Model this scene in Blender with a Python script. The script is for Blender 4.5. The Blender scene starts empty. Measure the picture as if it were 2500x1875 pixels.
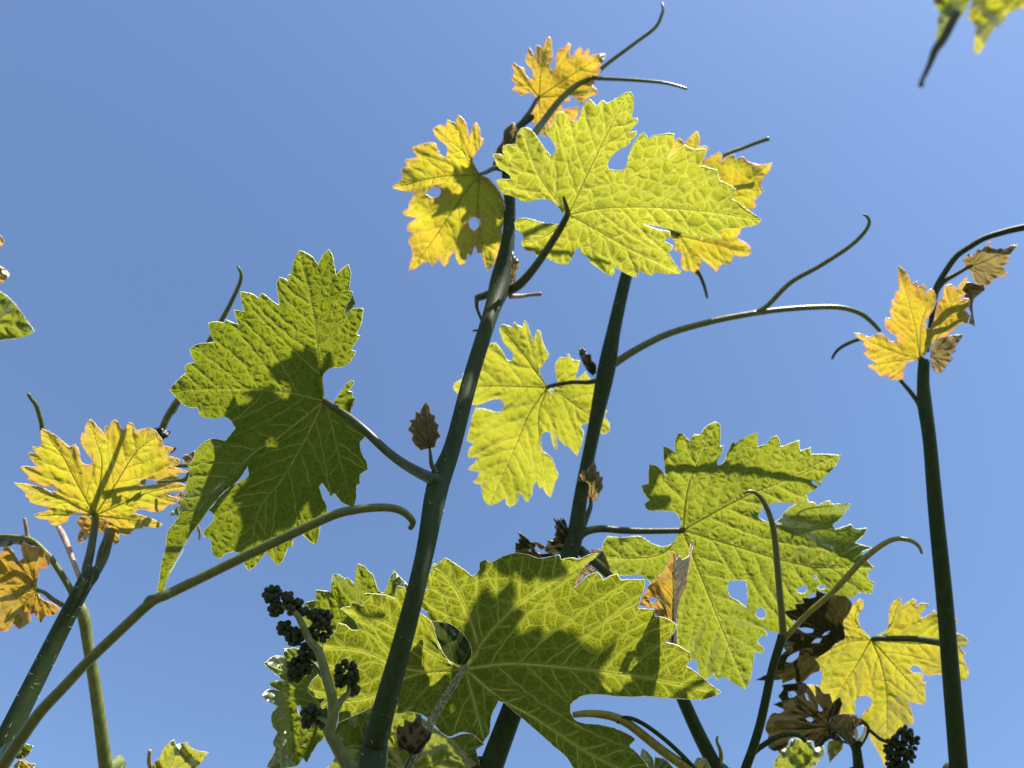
import bpy, math, random
import numpy as np
from mathutils import Vector, Matrix
from mathutils.geometry import delaunay_2d_cdt
from mathutils.kdtree import KDTree

random.seed(7)
rng = np.random.default_rng(11)
R = math.radians
sc = bpy.context.scene
col = sc.collection

# ------------------------------------------------------------------ camera
PITCH = R(57.0)
CAM = Vector((0.0, 0.0, 1.45))
F = 1962.0                      # focal length in pixels of the 2500 px wide photograph
K = 0.85                        # overall scale of the distances below (metres)
cd = bpy.data.cameras.new('camera'); cam = bpy.data.objects.new('camera', cd); col.objects.link(cam)
cam.location = CAM; cam.rotation_euler = (math.pi / 2 + PITCH, 0, 0)
cd.sensor_width = 36.0; cd.lens = 36.0 * F / 2500.0
cd.clip_start = 0.01; cd.clip_end = 3000
cd.dof.use_dof = True; cd.dof.focus_distance = 0.42 * K; cd.dof.aperture_fstop = 12.0
sc.camera = cam
RIGHT = Vector((1, 0, 0)); FWD = Vector((0, math.cos(PITCH), math.sin(PITCH))); UP = Vector((0, -math.sin(PITCH), math.cos(PITCH)))

# ------------------------------------------------------------------ sky, sun, exposure
SUNC = Vector((0.3715, 0.778, 0.506)).normalized()
SUN = (RIGHT * SUNC.x + UP * SUNC.y + FWD * SUNC.z).normalized()
elev = math.asin(SUN.z); azim = math.atan2(SUN.x, SUN.y)
w = bpy.data.worlds.new('World'); sc.world = w; w.use_nodes = True
nt = w.node_tree
bg = nt.nodes['Background']; sky = nt.nodes.new('ShaderNodeTexSky'); sky.sky_type = 'NISHITA'
sky.sun_disc = False; sky.sun_elevation = elev; sky.sun_rotation = azim
sky.air_density = 1.0; sky.dust_density = 0.4; sky.ozone_density = 4.0; sky.altitude = 100
nt.links.new(sky.outputs[0], bg.inputs[0]); bg.inputs[1].default_value = 0.095
sd = bpy.data.lights.new('sun', 'SUN'); so = bpy.data.objects.new('sun', sd); col.objects.link(so)
sd.energy = 5.0; sd.angle = R(0.53); sd.color = (1.0, 0.95, 0.86)
so.rotation_euler = SUN.to_track_quat('Z', 'Y').to_euler(); so.location = SUN * 20
vs = sc.view_settings; vs.view_transform = 'Standard'; vs.look = 'None'; vs.gamma = 1; vs.use_curve_mapping = False
vs.exposure = 1.28
sc.cycles.use_denoising = True
sc.cycles.max_bounces = 8; sc.cycles.diffuse_bounces = 4; sc.cycles.transmission_bounces = 6; sc.cycles.transparent_max_bounces = 8

# ------------------------------------------------------------------ helpers
def P(x, y, z):                 # photograph pixel + distance along the view axis -> world point
    z = z * K
    return CAM + RIGHT * ((x - 1250.0) / F * z) + UP * ((937.5 - y) / F * z) + FWD * z

ZOOM = {  # the close-ups the outlines were measured in: x0, y0, pixels of the photograph per pixel of the close-up
    'R1': (920, 60, 600 / 2212), 'R2': (920, 260, 400 / 1327), 'R3': (1180, 210, 720 / 2212),
    'R4': (380, 580, 560 / 2212), 'R5': (360, 960, 700 / 2212), 'R6': (0, 900, 520 / 2212),
    'S1': (1080, 760, 440 / 1460), 'S2': (1440, 1000, 740 / 1754), 'S3': (620, 1340, 620 / 1923),
    'S4': (1000, 1320, 800 / 2212), 'S5': (1820, 1380, 580 / 1944), 'S6': (2000, 500, 500 / 1659),
    'S7': (0, 1240, 560 / 1463), 'T1': (1220, 1100, 360 / 1659), 'T2': (2200, 0, 300 / 1991),
    'T3': (0, 560, 140 / 774), 'T4': (1100, 640, 260 / 2157), 'T5': (380, 1040, 180 / 1066),
    'O': (0, 0, 2500 / 2212), 'P': (0, 0, 1.0)}

def px(*spec):
    """px('R3', 'x,y x,y ...', 'R5', '...') -> list of photograph pixels"""
    out = []
    for i in range(0, len(spec), 2):
        x0, y0, s = ZOOM[spec[i]]
        for t in spec[i + 1].split():
            a, b = t.split(',')
            out.append((x0 + float(a) * s, y0 + float(b) * s))
    return out

WORLD = {}
def put(o, parent, loc):
    col.objects.link(o)
    if parent is not None:
        o.parent = parent; o.location = loc - WORLD[parent.name]
    else:
        o.location = loc
    WORLD[o.name] = loc.copy()
    return o

def shoot(name, label, base, group=None, cat='vine shoot'):
    o = bpy.data.objects.new(name, None); o.empty_display_size = 0.02
    put(o, None, base)
    o['label'] = label; o['category'] = cat
    if group: o['group'] = group
    return o

def mesh_obj(name, verts, faces, mat, parent, origin, smooth=True, label=None):
    me = bpy.data.meshes.new(name)
    v = np.asarray(verts, dtype=float) - np.array(origin)
    me.from_pydata(v.tolist(), [], [list(map(int, f)) for f in faces])
    me.materials.append(mat)
    if smooth: me.polygons.foreach_set('use_smooth', [True] * len(me.polygons))
    me.update()
    o = bpy.data.objects.new(name, me)
    put(o, parent, Vector(origin))
    if label: o['label'] = label
    return o

def catmull(pts, n):
    pts = np.asarray(pts, float)
    if len(pts) == 2:
        t = np.linspace(0, 1, n)[:, None]; return pts[0] * (1 - t) + pts[1] * t
    a = np.vstack([2 * pts[0] - pts[1], pts, 2 * pts[-1] - pts[-2]])
    out = []
    per = max(2, int(math.ceil(n / (len(pts) - 1))))
    for i in range(1, len(a) - 2):
        p0, p1, p2, p3 = a[i - 1], a[i], a[i + 1], a[i + 2]
        for k in range(per):
            t = k / per
            out.append(0.5 * ((2 * p1) + (-p0 + p2) * t + (2 * p0 - 5 * p1 + 4 * p2 - p3) * t * t + (-p0 + 3 * p1 - 3 * p2 + p3) * t ** 3))
    out.append(pts[-1])
    return np.array(out)

def tube_geo(ctrl, sides=10, n=40, ridge=0.0):
    """ctrl: (x, y, z, r) rows in world metres -> verts, faces"""
    c = catmull(ctrl, n)
    p = c[:, :3]; r = np.maximum(c[:, 3], 0.00005)
    t = np.gradient(p, axis=0); t /= np.linalg.norm(t, axis=1)[:, None] + 1e-12
    up = np.array((0.3, -0.8, 0.5)); u = np.cross(t[0], up); u /= np.linalg.norm(u)
    V = []; Fc = []
    ang = np.linspace(0, 2 * math.pi, sides, endpoint=False)
    for i in range(len(p)):
        u = u - t[i] * np.dot(u, t[i]); u /= np.linalg.norm(u)
        b = np.cross(t[i], u)
        rr = r[i] * (1 + ridge * np.cos(ang * 4))
        V.append(p[i] + np.outer(np.cos(ang) * rr, u) + np.outer(np.sin(ang) * rr, b))
    V = np.vstack(V)
    for i in range(len(p) - 1):
        for k in range(sides):
            a = i * sides + k; b2 = i * sides + (k + 1) % sides
            Fc.append((a, b2, b2 + sides, a + sides))
    Fc.append(tuple(range(sides - 1, -1, -1)))
    Fc.append(tuple((len(p) - 1) * sides + k for k in range(sides)))
    return V, Fc

def rows(pts, z, wd, extra=()):
    """photograph pixels + distances + widths (pixels) -> (x, y, z, r) rows; z and wd are interpolated along the points"""
    m = len(pts)
    zs = np.interp(np.linspace(0, 1, m), np.linspace(0, 1, len(z)), z)
    ws = np.interp(np.linspace(0, 1, m), np.linspace(0, 1, len(wd)), wd)
    out = []
    for (x, y), zz, ww in zip(pts, zs, ws):
        q = P(x, y, zz); out.append((q.x, q.y, q.z, ww / 2 * zz * K / F))
    for (q, r) in extra: out.insert(0, (q[0], q[1], q[2], r))
    return out

def tube(name, pts, z, wd, mat, parent, extra=(), sides=10, n=40, ridge=0.0, label=None):
    c = rows(pts, z, wd, extra)
    V, Fc = tube_geo(c, sides, n, ridge)
    return mesh_obj(name, V, Fc, mat, parent, Vector(c[0][:3]), label=label)

# ------------------------------------------------------------------ materials
def N(nt, t, **kw):
    n = nt.nodes.new(t)
    for k, v in kw.items():
        if k in n.inputs.keys() if isinstance(k, str) else False: n.inputs[k].default_value = v
        else: setattr(n, k, v)
    return n

def math_node(nt, op, a, b=None, clamp=False):
    n = nt.nodes.new('ShaderNodeMath'); n.operation = op; n.use_clamp = clamp
    for i, q in enumerate((a, b)):
        if q is None: continue
        if isinstance(q, (int, float)): n.inputs[i].default_value = q
        else: nt.links.new(q, n.inputs[i])
    return n.outputs[0]

def ramp(nt, val, a, b, lo=0.0, hi=1.0):
    n = nt.nodes.new('ShaderNodeMapRange'); n.interpolation_type = 'SMOOTHSTEP'
    n.inputs['From Min'].default_value = a; n.inputs['From Max'].default_value = b
    n.inputs['To Min'].default_value = lo; n.inputs['To Max'].default_value = hi
    nt.links.new(val, n.inputs['Value']); return n.outputs[0]

def mixc(nt, f, a, b):
    n = nt.nodes.new('ShaderNodeMix'); n.data_type = 'RGBA'
    if isinstance(f, (int, float)): n.inputs[0].default_value = f
    else: nt.links.new(f, n.inputs[0])
    for s, q in ((6, a), (7, b)):
        if isinstance(q, tuple): n.inputs[s].default_value = (*q[:3], 1)
        else: nt.links.new(q, n.inputs[s])
    return n.outputs[2]

def leaf_mat(name, T, Rf, veinT, edgeT=None, edge_mm=3.0, cell=0.0058, fine=0.0017, net=0.5, fine_net=0.35, bump=0.6, patch=None, patch_amt=0.0, gloss=0.02, bd=0.0011):
    sc_ = lambda q: tuple(c * 0.67 for c in q) if q else q
    T, veinT, edgeT, patch = sc_(T), sc_(veinT), sc_(edgeT), sc_(patch)
    m = bpy.data.materials.new(name); m.use_nodes = True; nt = m.node_tree; nt.nodes.clear()
    L = nt.links
    at = nt.nodes.new('ShaderNodeAttribute'); at.attribute_name = 'lp'
    av = nt.nodes.new('ShaderNodeAttribute'); av.attribute_name = 'vein'
    ae = nt.nodes.new('ShaderNodeAttribute'); ae.attribute_name = 'edge'
    nz = nt.nodes.new('ShaderNodeTexNoise'); nz.inputs['Scale'].default_value = 130; nz.inputs['Detail'].default_value = 2
    L.new(at.outputs['Vector'], nz.inputs['Vector'])
    off = nt.nodes.new('ShaderNodeVectorMath'); off.operation = 'MULTIPLY_ADD'
    L.new(nz.outputs['Color'], off.inputs[0]); off.inputs[1].default_value = (0.003,) * 3; L.new(at.outputs['Vector'], off.inputs[2])
    def vor(size, src):
        v = nt.nodes.new('ShaderNodeTexVoronoi'); v.feature = 'DISTANCE_TO_EDGE'; v.inputs['Scale'].default_value = 1.0 / size
        L.new(src, v.inputs['Vector']); return v.outputs['Distance']
    d1 = vor(cell, off.outputs[0]); d2 = vor(fine, off.outputs[0])
    l1 = ramp(nt, d1, 0.0, 0.075, 1.0, 0.0); l2 = ramp(nt, d2, 0.0, 0.14, 1.0, 0.0)
    m1 = math_node(nt, 'MULTIPLY', l1, net); m2 = math_node(nt, 'MULTIPLY', l2, fine_net)
    vm = math_node(nt, 'MAXIMUM', math_node(nt, 'MAXIMUM', m1, m2), math_node(nt, 'MULTIPLY', av.outputs['Fac'], 0.85), True)
    n2 = nt.nodes.new('ShaderNodeTexNoise'); n2.inputs['Scale'].default_value = 38; n2.inputs['Detail'].default_value = 5; n2.inputs['Roughness'].default_value = 0.62
    L.new(at.outputs['Vector'], n2.inputs['Vector'])
    dark = tuple(c * f for c, f in zip(T, (0.76, 0.84, 0.7)))
    lam = mixc(nt, ramp(nt, n2.outputs['Fac'], 0.34, 0.66), dark, T)
    if patch:
        n3 = nt.nodes.new('ShaderNodeTexNoise'); n3.inputs['Scale'].default_value = 62; n3.inputs['Detail'].default_value = 4
        L.new(at.outputs['Vector'], n3.inputs['Vector'])
        lam = mixc(nt, math_node(nt, 'MULTIPLY', ramp(nt, n3.outputs['Fac'], 0.42, 0.62), patch_amt), lam, patch)
    if edgeT:
        e = ramp(nt, ae.outputs['Fac'], 0.0, edge_mm * 0.001, 1.0, 0.0)
        lam = mixc(nt, math_node(nt, 'MULTIPLY', e, 0.85), lam, edgeT)
    tc = mixc(nt, vm, lam, veinT)
    rc = mixc(nt, math_node(nt, 'MULTIPLY', vm, 0.6), Rf, tuple(min(1, c * 1.7) for c in Rf))
    # puckered surface between the veins
    h1 = ramp(nt, d1, 0.0, 0.42); h2 = ramp(nt, d2, 0.0, 0.4)
    h = math_node(nt, 'ADD', math_node(nt, 'MULTIPLY', h1, 1.0), math_node(nt, 'MULTIPLY', h2, 0.12))
    h = math_node(nt, 'SUBTRACT', h, math_node(nt, 'MULTIPLY', av.outputs['Fac'], 0.9))
    bp = nt.nodes.new('ShaderNodeBump'); bp.inputs['Strength'].default_value = bump; bp.inputs['Distance'].default_value = bd
    L.new(h, bp.inputs['Height'])
    di = nt.nodes.new('ShaderNodeBsdfDiffuse'); tr = nt.nodes.new('ShaderNodeBsdfTranslucent'); gl = nt.nodes.new('ShaderNodeBsdfGlossy')
    gl.inputs['Roughness'].default_value = 0.5
    for s in (di, tr, gl): L.new(bp.outputs[0], s.inputs['Normal'])
    L.new(rc, di.inputs['Color']); L.new(tc, tr.inputs['Color'])
    ad = nt.nodes.new('ShaderNodeAddShader'); L.new(di.outputs[0], ad.inputs[0]); L.new(tr.outputs[0], ad.inputs[1])
    lw = nt.nodes.new('ShaderNodeFresnel'); lw.inputs['IOR'].default_value = 1.35
    mx = nt.nodes.new('ShaderNodeMixShader'); L.new(math_node(nt, 'MULTIPLY', lw.outputs[0], 0.15 + gloss * 4), mx.inputs[0])
    L.new(ad.outputs[0], mx.inputs[1]); L.new(gl.outputs[0], mx.inputs[2])
    out = nt.nodes.new('ShaderNodeOutputMaterial'); L.new(mx.outputs[0], out.inputs['Surface'])
    return m

def soft_mat(name, Rf, T, rough=0.5, gloss=0.12, scale=300, var=0.35):
    """thin, hairy or juicy plant tissue: reflects and lets some light through"""
    m = bpy.data.materials.new(name); m.use_nodes = True; nt = m.node_tree; nt.nodes.clear(); L = nt.links
    tcn = nt.nodes.new('ShaderNodeTexCoord'); nz = nt.nodes.new('ShaderNodeTexNoise'); nz.inputs['Scale'].default_value = scale; nz.inputs['Detail'].default_value = 3
    L.new(tcn.outputs['Object'], nz.inputs['Vector'])
    f = ramp(nt, nz.outputs['Fac'], 0.35, 0.65)
    c = mixc(nt, f, tuple(q * (1 - var) for q in Rf), tuple(min(1, q * (1 + var)) for q in Rf))
    di = nt.nodes.new('ShaderNodeBsdfDiffuse'); tr = nt.nodes.new('ShaderNodeBsdfTranslucent'); gl = nt.nodes.new('ShaderNodeBsdfGlossy')
    gl.inputs['Roughness'].default_value = rough; tr.inputs['Color'].default_value = (*T, 1); L.new(c, di.inputs['Color'])
    bp = nt.nodes.new('ShaderNodeBump'); bp.inputs['Strength'].default_value = 0.35; bp.inputs['Distance'].default_value = 0.0006; L.new(nz.outputs['Fac'], bp.inputs['Height'])
    for s in (di, tr, gl): L.new(bp.outputs[0], s.inputs['Normal'])
    ad = nt.nodes.new('ShaderNodeAddShader'); L.new(di.outputs[0], ad.inputs[0]); L.new(tr.outputs[0], ad.inputs[1])
    lw = nt.nodes.new('ShaderNodeFresnel'); lw.inputs['IOR'].default_value = 1.4
    mx = nt.nodes.new('ShaderNodeMixShader'); L.new(math_node(nt, 'MULTIPLY', lw.outputs[0], gloss * 6, True), mx.inputs[0])
    L.new(ad.outputs[0], mx.inputs[1]); L.new(gl.outputs[0], mx.inputs[2])
    out = nt.nodes.new('ShaderNodeOutputMaterial'); L.new(mx.outputs[0], out.inputs['Surface'])
    return m

def stem_mat(name, c1, c2, rough=0.5, sss=0.25, streak=True, spec=0.25):
    m = bpy.data.materials.new(name); m.use_nodes = True; nt = m.node_tree; L = nt.links
    b = nt.nodes['Principled BSDF']
    tcn = nt.nodes.new('ShaderNodeTexCoord'); mp = nt.nodes.new('ShaderNodeMapping')
    mp.inputs['Scale'].default_value = (420, 420, 60) if streak else (900, 900, 900)
    L.new(tcn.outputs['Object'], mp.inputs['Vector'])
    nz = nt.nodes.new('ShaderNodeTexNoise'); nz.inputs['Scale'].default_value = 1.0; nz.inputs['Detail'].default_value = 4
    L.new(mp.outputs[0], nz.inputs['Vector'])
    L.new(mixc(nt, ramp(nt, nz.outputs['Fac'], 0.35, 0.68), c1, c2), b.inputs['Base Color'])
    b.inputs['Roughness'].default_value = rough; b.inputs['Specular IOR Level'].default_value = spec
    b.inputs['Subsurface Weight'].default_value = sss; b.inputs['Subsurface Radius'].default_value = (0.9, 1.0, 0.25); b.inputs['Subsurface Scale'].default_value = 0.0022
    bp = nt.nodes.new('ShaderNodeBump'); bp.inputs['Strength'].default_value = 0.3; bp.inputs['Distance'].default_value = 0.0005
    L.new(nz.outputs['Fac'], bp.inputs['Height']); L.new(bp.outputs[0], b.inputs['Normal'])
    return m

M = {}
M['green'] = leaf_mat('leaf_green', (0.165, 0.185, 0.009), (0.024, 0.036, 0.010), (0.36, 0.37, 0.05), bump=0.9, net=0.35, cell=0.0045, bd=0.0008)
M['fresh'] = leaf_mat('leaf_fresh', (0.265, 0.26, 0.014), (0.024, 0.036, 0.010), (0.50, 0.48, 0.07), net=0.6, fine_net=0.35, bump=0.7, fine=0.0014, cell=0.0070)
M['netted'] = leaf_mat('leaf_netted', (0.128, 0.140, 0.003), (0.026, 0.038, 0.010), (0.44, 0.45, 0.05), net=0.5, fine_net=0.34, bump=0.3, fine=0.0015, cell=0.0072)
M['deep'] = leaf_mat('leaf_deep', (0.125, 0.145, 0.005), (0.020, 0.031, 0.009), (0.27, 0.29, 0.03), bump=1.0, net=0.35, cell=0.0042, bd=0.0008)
M['lime'] = leaf_mat('leaf_lime', (0.285, 0.275, 0.014), (0.034, 0.045, 0.012), (0.42, 0.40, 0.05), edgeT=(0.34, 0.28, 0.06), edge_mm=1.5, bump=0.5, net=0.4)
M['yellow'] = leaf_mat('leaf_yellow', (0.43, 0.36, 0.018), (0.07, 0.07, 0.016), (0.48, 0.42, 0.04), edgeT=(0.44, 0.25, 0.06), edge_mm=4.0, patch=(0.40, 0.24, 0.016), patch_amt=0.75, fine_net=0.25, bump=0.5)
M['amber'] = leaf_mat('leaf_amber', (0.42, 0.265, 0.016), (0.075, 0.065, 0.016), (0.48, 0.40, 0.04), edgeT=(0.40, 0.19, 0.08), edge_mm=4.0, patch=(0.36, 0.18, 0.018), patch_amt=0.7, fine_net=0.25, bump=0.5)
M['orange'] = leaf_mat('leaf_orange', (0.36, 0.21, 0.018), (0.085, 0.055, 0.016), (0.44, 0.31, 0.03), edgeT=(0.34, 0.14, 0.05), edge_mm=4.0, patch=(0.31, 0.14, 0.018), patch_amt=0.7, fine_net=0.25, bump=0.5)
M['brown'] = leaf_mat('leaf_brown', (0.026, 0.021, 0.005), (0.014, 0.012, 0.006), (0.036, 0.03, 0.008), edgeT=(0.05, 0.035, 0.012), edge_mm=1.2, net=0.3, bump=0.25, gloss=0)
M['notch_shade'] = leaf_mat('leaf_notch_shade', (0.030, 0.042, 0.008), (0.018, 0.028, 0.009), (0.05, 0.065, 0.012), bump=0.5, net=0.3)  # shade from other leaves put into the colour: dark, hardly lets light through
M['gold'] = leaf_mat('leaf_gold', (0.335, 0.29, 0.013), (0.05, 0.052, 0.014), (0.44, 0.40, 0.05), edgeT=(0.38, 0.26, 0.06), edge_mm=2.0, patch=(0.30, 0.20, 0.014), patch_amt=0.55, bump=0.5, net=0.4)
M['russet'] = leaf_mat('leaf_russet', (0.17, 0.115, 0.04), (0.030, 0.024, 0.017), (0.24, 0.18, 0.06), edgeT=(0.34, 0.21, 0.12), edge_mm=1.6, net=0.3, bump=0.3, gloss=0)
M['v_green'] = soft_mat('vein_green', (0.09, 0.11, 0.04), (0.82, 0.84, 0.4))
M['v_pale'] = soft_mat('vein_pale', (0.07, 0.08, 0.025), (0.93, 0.93, 0.5))
M['v_dark'] = soft_mat('vein_dark', (0.06, 0.07, 0.02), (0.66, 0.66, 0.2))
M['v_brown'] = soft_mat('vein_brown', (0.035, 0.03, 0.015), (0.12, 0.10, 0.04))
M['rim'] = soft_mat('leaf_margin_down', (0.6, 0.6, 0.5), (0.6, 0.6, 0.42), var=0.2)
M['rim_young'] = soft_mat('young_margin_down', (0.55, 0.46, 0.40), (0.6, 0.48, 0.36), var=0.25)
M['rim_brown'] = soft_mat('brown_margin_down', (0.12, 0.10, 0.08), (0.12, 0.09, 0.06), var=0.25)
M['stem'] = stem_mat('stem_green', (0.019, 0.034, 0.010), (0.028, 0.045, 0.012), spec=0.12, rough=0.6)
M['stem_light'] = stem_mat('stem_light', (0.09, 0.115, 0.03), (0.15, 0.16, 0.045))
M['petiole'] = stem_mat('petiole_green', (0.030, 0.044, 0.013), (0.055, 0.070, 0.02), rough=0.4, spec=0.3)
M['petiole_grey'] = stem_mat('petiole_downy', (0.07, 0.072, 0.025), (0.26, 0.25, 0.14), rough=0.9, streak=False, spec=0.1)
M['tendril'] = stem_mat('tendril_green', (0.075, 0.095, 0.02), (0.11, 0.125, 0.025), rough=0.4, sss=0.5, spec=0.4)
M['tendril_yellow'] = stem_mat('tendril_yellow', (0.15, 0.15, 0.03), (0.22, 0.20, 0.04), rough=0.4, sss=0.5)
M['pink'] = stem_mat('stalk_pink', (0.26, 0.18, 0.14), (0.36, 0.28, 0.22), rough=0.6)
M['bud'] = stem_mat('flower_bud', (0.018, 0.026, 0.009), (0.034, 0.045, 0.014), rough=0.55, streak=False, sss=0.0)
M['hair'] = soft_mat('white_hair', (0.6, 0.6, 0.55), (0.3, 0.3, 0.28))
M['stipule'] = soft_mat('stipule_pale', (0.5, 0.5, 0.42), (0.3, 0.3, 0.2))
M['bark'] = stem_mat('vine_bark', (0.05, 0.035, 0.025), (0.13, 0.10, 0.07), rough=0.9, sss=0.0)

# ------------------------------------------------------------------ leaf builder
def inside(pts, poly):
    x, y = pts[:, 0][:, None], pts[:, 1][:, None]
    a = np.asarray(poly); b = np.roll(a, -1, axis=0)
    c = ((a[:, 1] > y) != (b[:, 1] > y))
    with np.errstate(divide='ignore', invalid='ignore'):
        xi = (b[:, 0] - a[:, 0]) * (y - a[:, 1]) / (b[:, 1] - a[:, 1]) + a[:, 0]
    return (np.sum(c & (x < xi), axis=1) % 2) == 1

def seg_dist(pts, segs):
    """pts (n,2); segs (m,4) -> (n,m) distances"""
    a = segs[:, :2][None]; d = segs[:, 2:][None] - a
    q = pts[:, None, :] - a
    t = np.clip(np.sum(q * d, -1) / (np.sum(d * d, -1) + 1e-9), 0, 1)
    e = q - d * t[..., None]
    return np.sqrt(np.sum(e * e, -1))

def sample_segs(segs, sp=1.2):
    out = []
    for x0, y0, x1, y1 in segs:
        k = max(1, int(math.hypot(x1 - x0, y1 - y0) / sp)); t = (np.arange(k) / k)[:, None]
        out.append(np.array([[x0, y0]]) * (1 - t) + np.array([[x1, y1]]) * t)
    return np.vstack(out)

def tree_of(segs):
    s = sample_segs(segs); kd = KDTree(len(s))
    for i, q in enumerate(s): kd.insert((q[0], q[1], 0), i)
    kd.balance(); return kd

def min_dist(pts, segs):
    kd = tree_of(segs)
    return np.array([kd.find((x, y, 0))[2] for x, y in pts]) if len(pts) else np.zeros(0)

class Raster:                      # quick point-in-outline test on a half-pixel grid
    def __init__(s, loops):
        allp = np.vstack(loops); s.lo = allp.min(0) - 2; hi = allp.max(0) + 2; s.r = 2.0
        W, H = ((hi - s.lo) * s.r).astype(int) + 1; s.m = np.zeros((H, W), bool)
        segs = np.vstack([np.hstack([q, np.roll(q, -1, 0)]) for q in loops])
        for iy in range(H):
            y = s.lo[1] + (iy + .5) / s.r
            c = (segs[:, 1] > y) != (segs[:, 3] > y); e = segs[c]
            xs = np.sort(e[:, 0] + (y - e[:, 1]) * (e[:, 2] - e[:, 0]) / (e[:, 3] - e[:, 1]))
            for k in range(0, len(xs) - 1, 2):
                i0 = int((xs[k] - s.lo[0]) * s.r); i1 = int((xs[k + 1] - s.lo[0]) * s.r); s.m[iy, max(0, i0):i1 + 1] = True
    def __call__(s, q):
        i = ((q - s.lo) * s.r).astype(int); H, W = s.m.shape
        ok = (i[:, 0] >= 0) & (i[:, 0] < W) & (i[:, 1] >= 0) & (i[:, 1] < H)
        out = np.zeros(len(q), bool); out[ok] = s.m[i[ok, 1], i[ok, 0]]; return out

def smooth_outline(pts, h):
    """keep the sharp teeth and notches, curve what lies between, resample at about h pixels"""
    p = np.asarray(pts, float); n = len(p)
    prv = np.roll(p, 1, 0); nxt = np.roll(p, -1, 0)
    d0 = p - prv; d1 = nxt - p
    l0 = np.linalg.norm(d0, axis=1) + 1e-9; l1 = np.linalg.norm(d1, axis=1) + 1e-9
    cosang = np.sum(d0 * d1, 1) / (l0 * l1)
    corner = cosang < 0.55
    out = []
    for i in range(n):
        j = (i + 1) % n; L = l1[i]
        ti = d1[i] / l1[i] if corner[i] else (d0[i] / l0[i] + d1[i] / l1[i])
        ti = ti / (np.linalg.norm(ti) + 1e-9)
        tj = d0[j] / l0[j] if corner[j] else (d0[j] / l0[j] + d1[j] / l1[j])
        tj = tj / (np.linalg.norm(tj) + 1e-9)
        k = max(1, int(round(L / h)))
        for s in range(k):
            t = s / k
            h00 = 2 * t ** 3 - 3 * t * t + 1; h10 = t ** 3 - 2 * t * t + t; h01 = -2 * t ** 3 + 3 * t * t; h11 = t ** 3 - t * t
            out.append(h00 * p[i] + h10 * L * ti * 0.9 + h01 * p[j] + h11 * L * tj * 0.9)
    return np.array(out)

def secondaries(prim, ras, step, rngl):
    """side veins off each main vein, heading for the margin"""
    out = []; done = []
    allseg = [np.hstack([q[:-1], q[1:]]) for q in prim]
    for i, q in enumerate(prim):
        oth = [s for k, s in enumerate(allseg) if k != i]
        oth = tree_of(np.vstack(oth)) if oth else None
        d = np.r_[0, np.cumsum(np.linalg.norm(np.diff(q, axis=0), axis=1))]
        L = d[-1]
        kd = None
        if done:
            kd = KDTree(len(done))
            for n_, v_ in enumerate(done): kd.insert((v_[0], v_[1], 0), n_)
            kd.balance()
        mine = []
        s = step * 0.9; side = 1 if i % 2 else -1
        while s < L * 0.93:
            c = np.array([np.interp(s, d, q[:, 0]), np.interp(s, d, q[:, 1])])
            c2 = np.array([np.interp(min(L, s + 4), d, q[:, 0]), np.interp(min(L, s + 4), d, q[:, 1])])
            tg = c2 - c; tg /= np.linalg.norm(tg) + 1e-9
            for sg in (side, -side):
                a = sg * R(rngl.uniform(40, 60)); a_end = sg * R(rngl.uniform(14, 36)); wob = rngl.uniform(0, 6.3)
                pts = [c + tg * (step * 0.15 if sg == side else step * 0.5)]; mx = (L - s) * 0.75 + step * 0.5
                k = 0
                while k * 6 < mx:
                    f = k * 6 / max(mx, 1)
                    an = a * (1 - f) + a_end * f + 0.16 * math.sin(k * 0.9 + wob)
                    dr = np.array([tg[0] * math.cos(an) - tg[1] * math.sin(an), tg[0] * math.sin(an) + tg[1] * math.cos(an)])
                    nx = pts[-1] + dr * 6
                    if not ras(nx[None])[0]: break
                    if oth is not None and k > 1 and oth.find((nx[0], nx[1], 0))[2] < step * 0.22: break
                    if kd is not None and kd.find((nx[0], nx[1], 0))[2] < step * 0.16: break
                    pts.append(nx); k += 1
                if len(pts) > 2: out.append(np.array(pts)); mine += pts
            s += step * rngl.uniform(0.75, 1.25)
        done += mine
    return out

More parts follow.
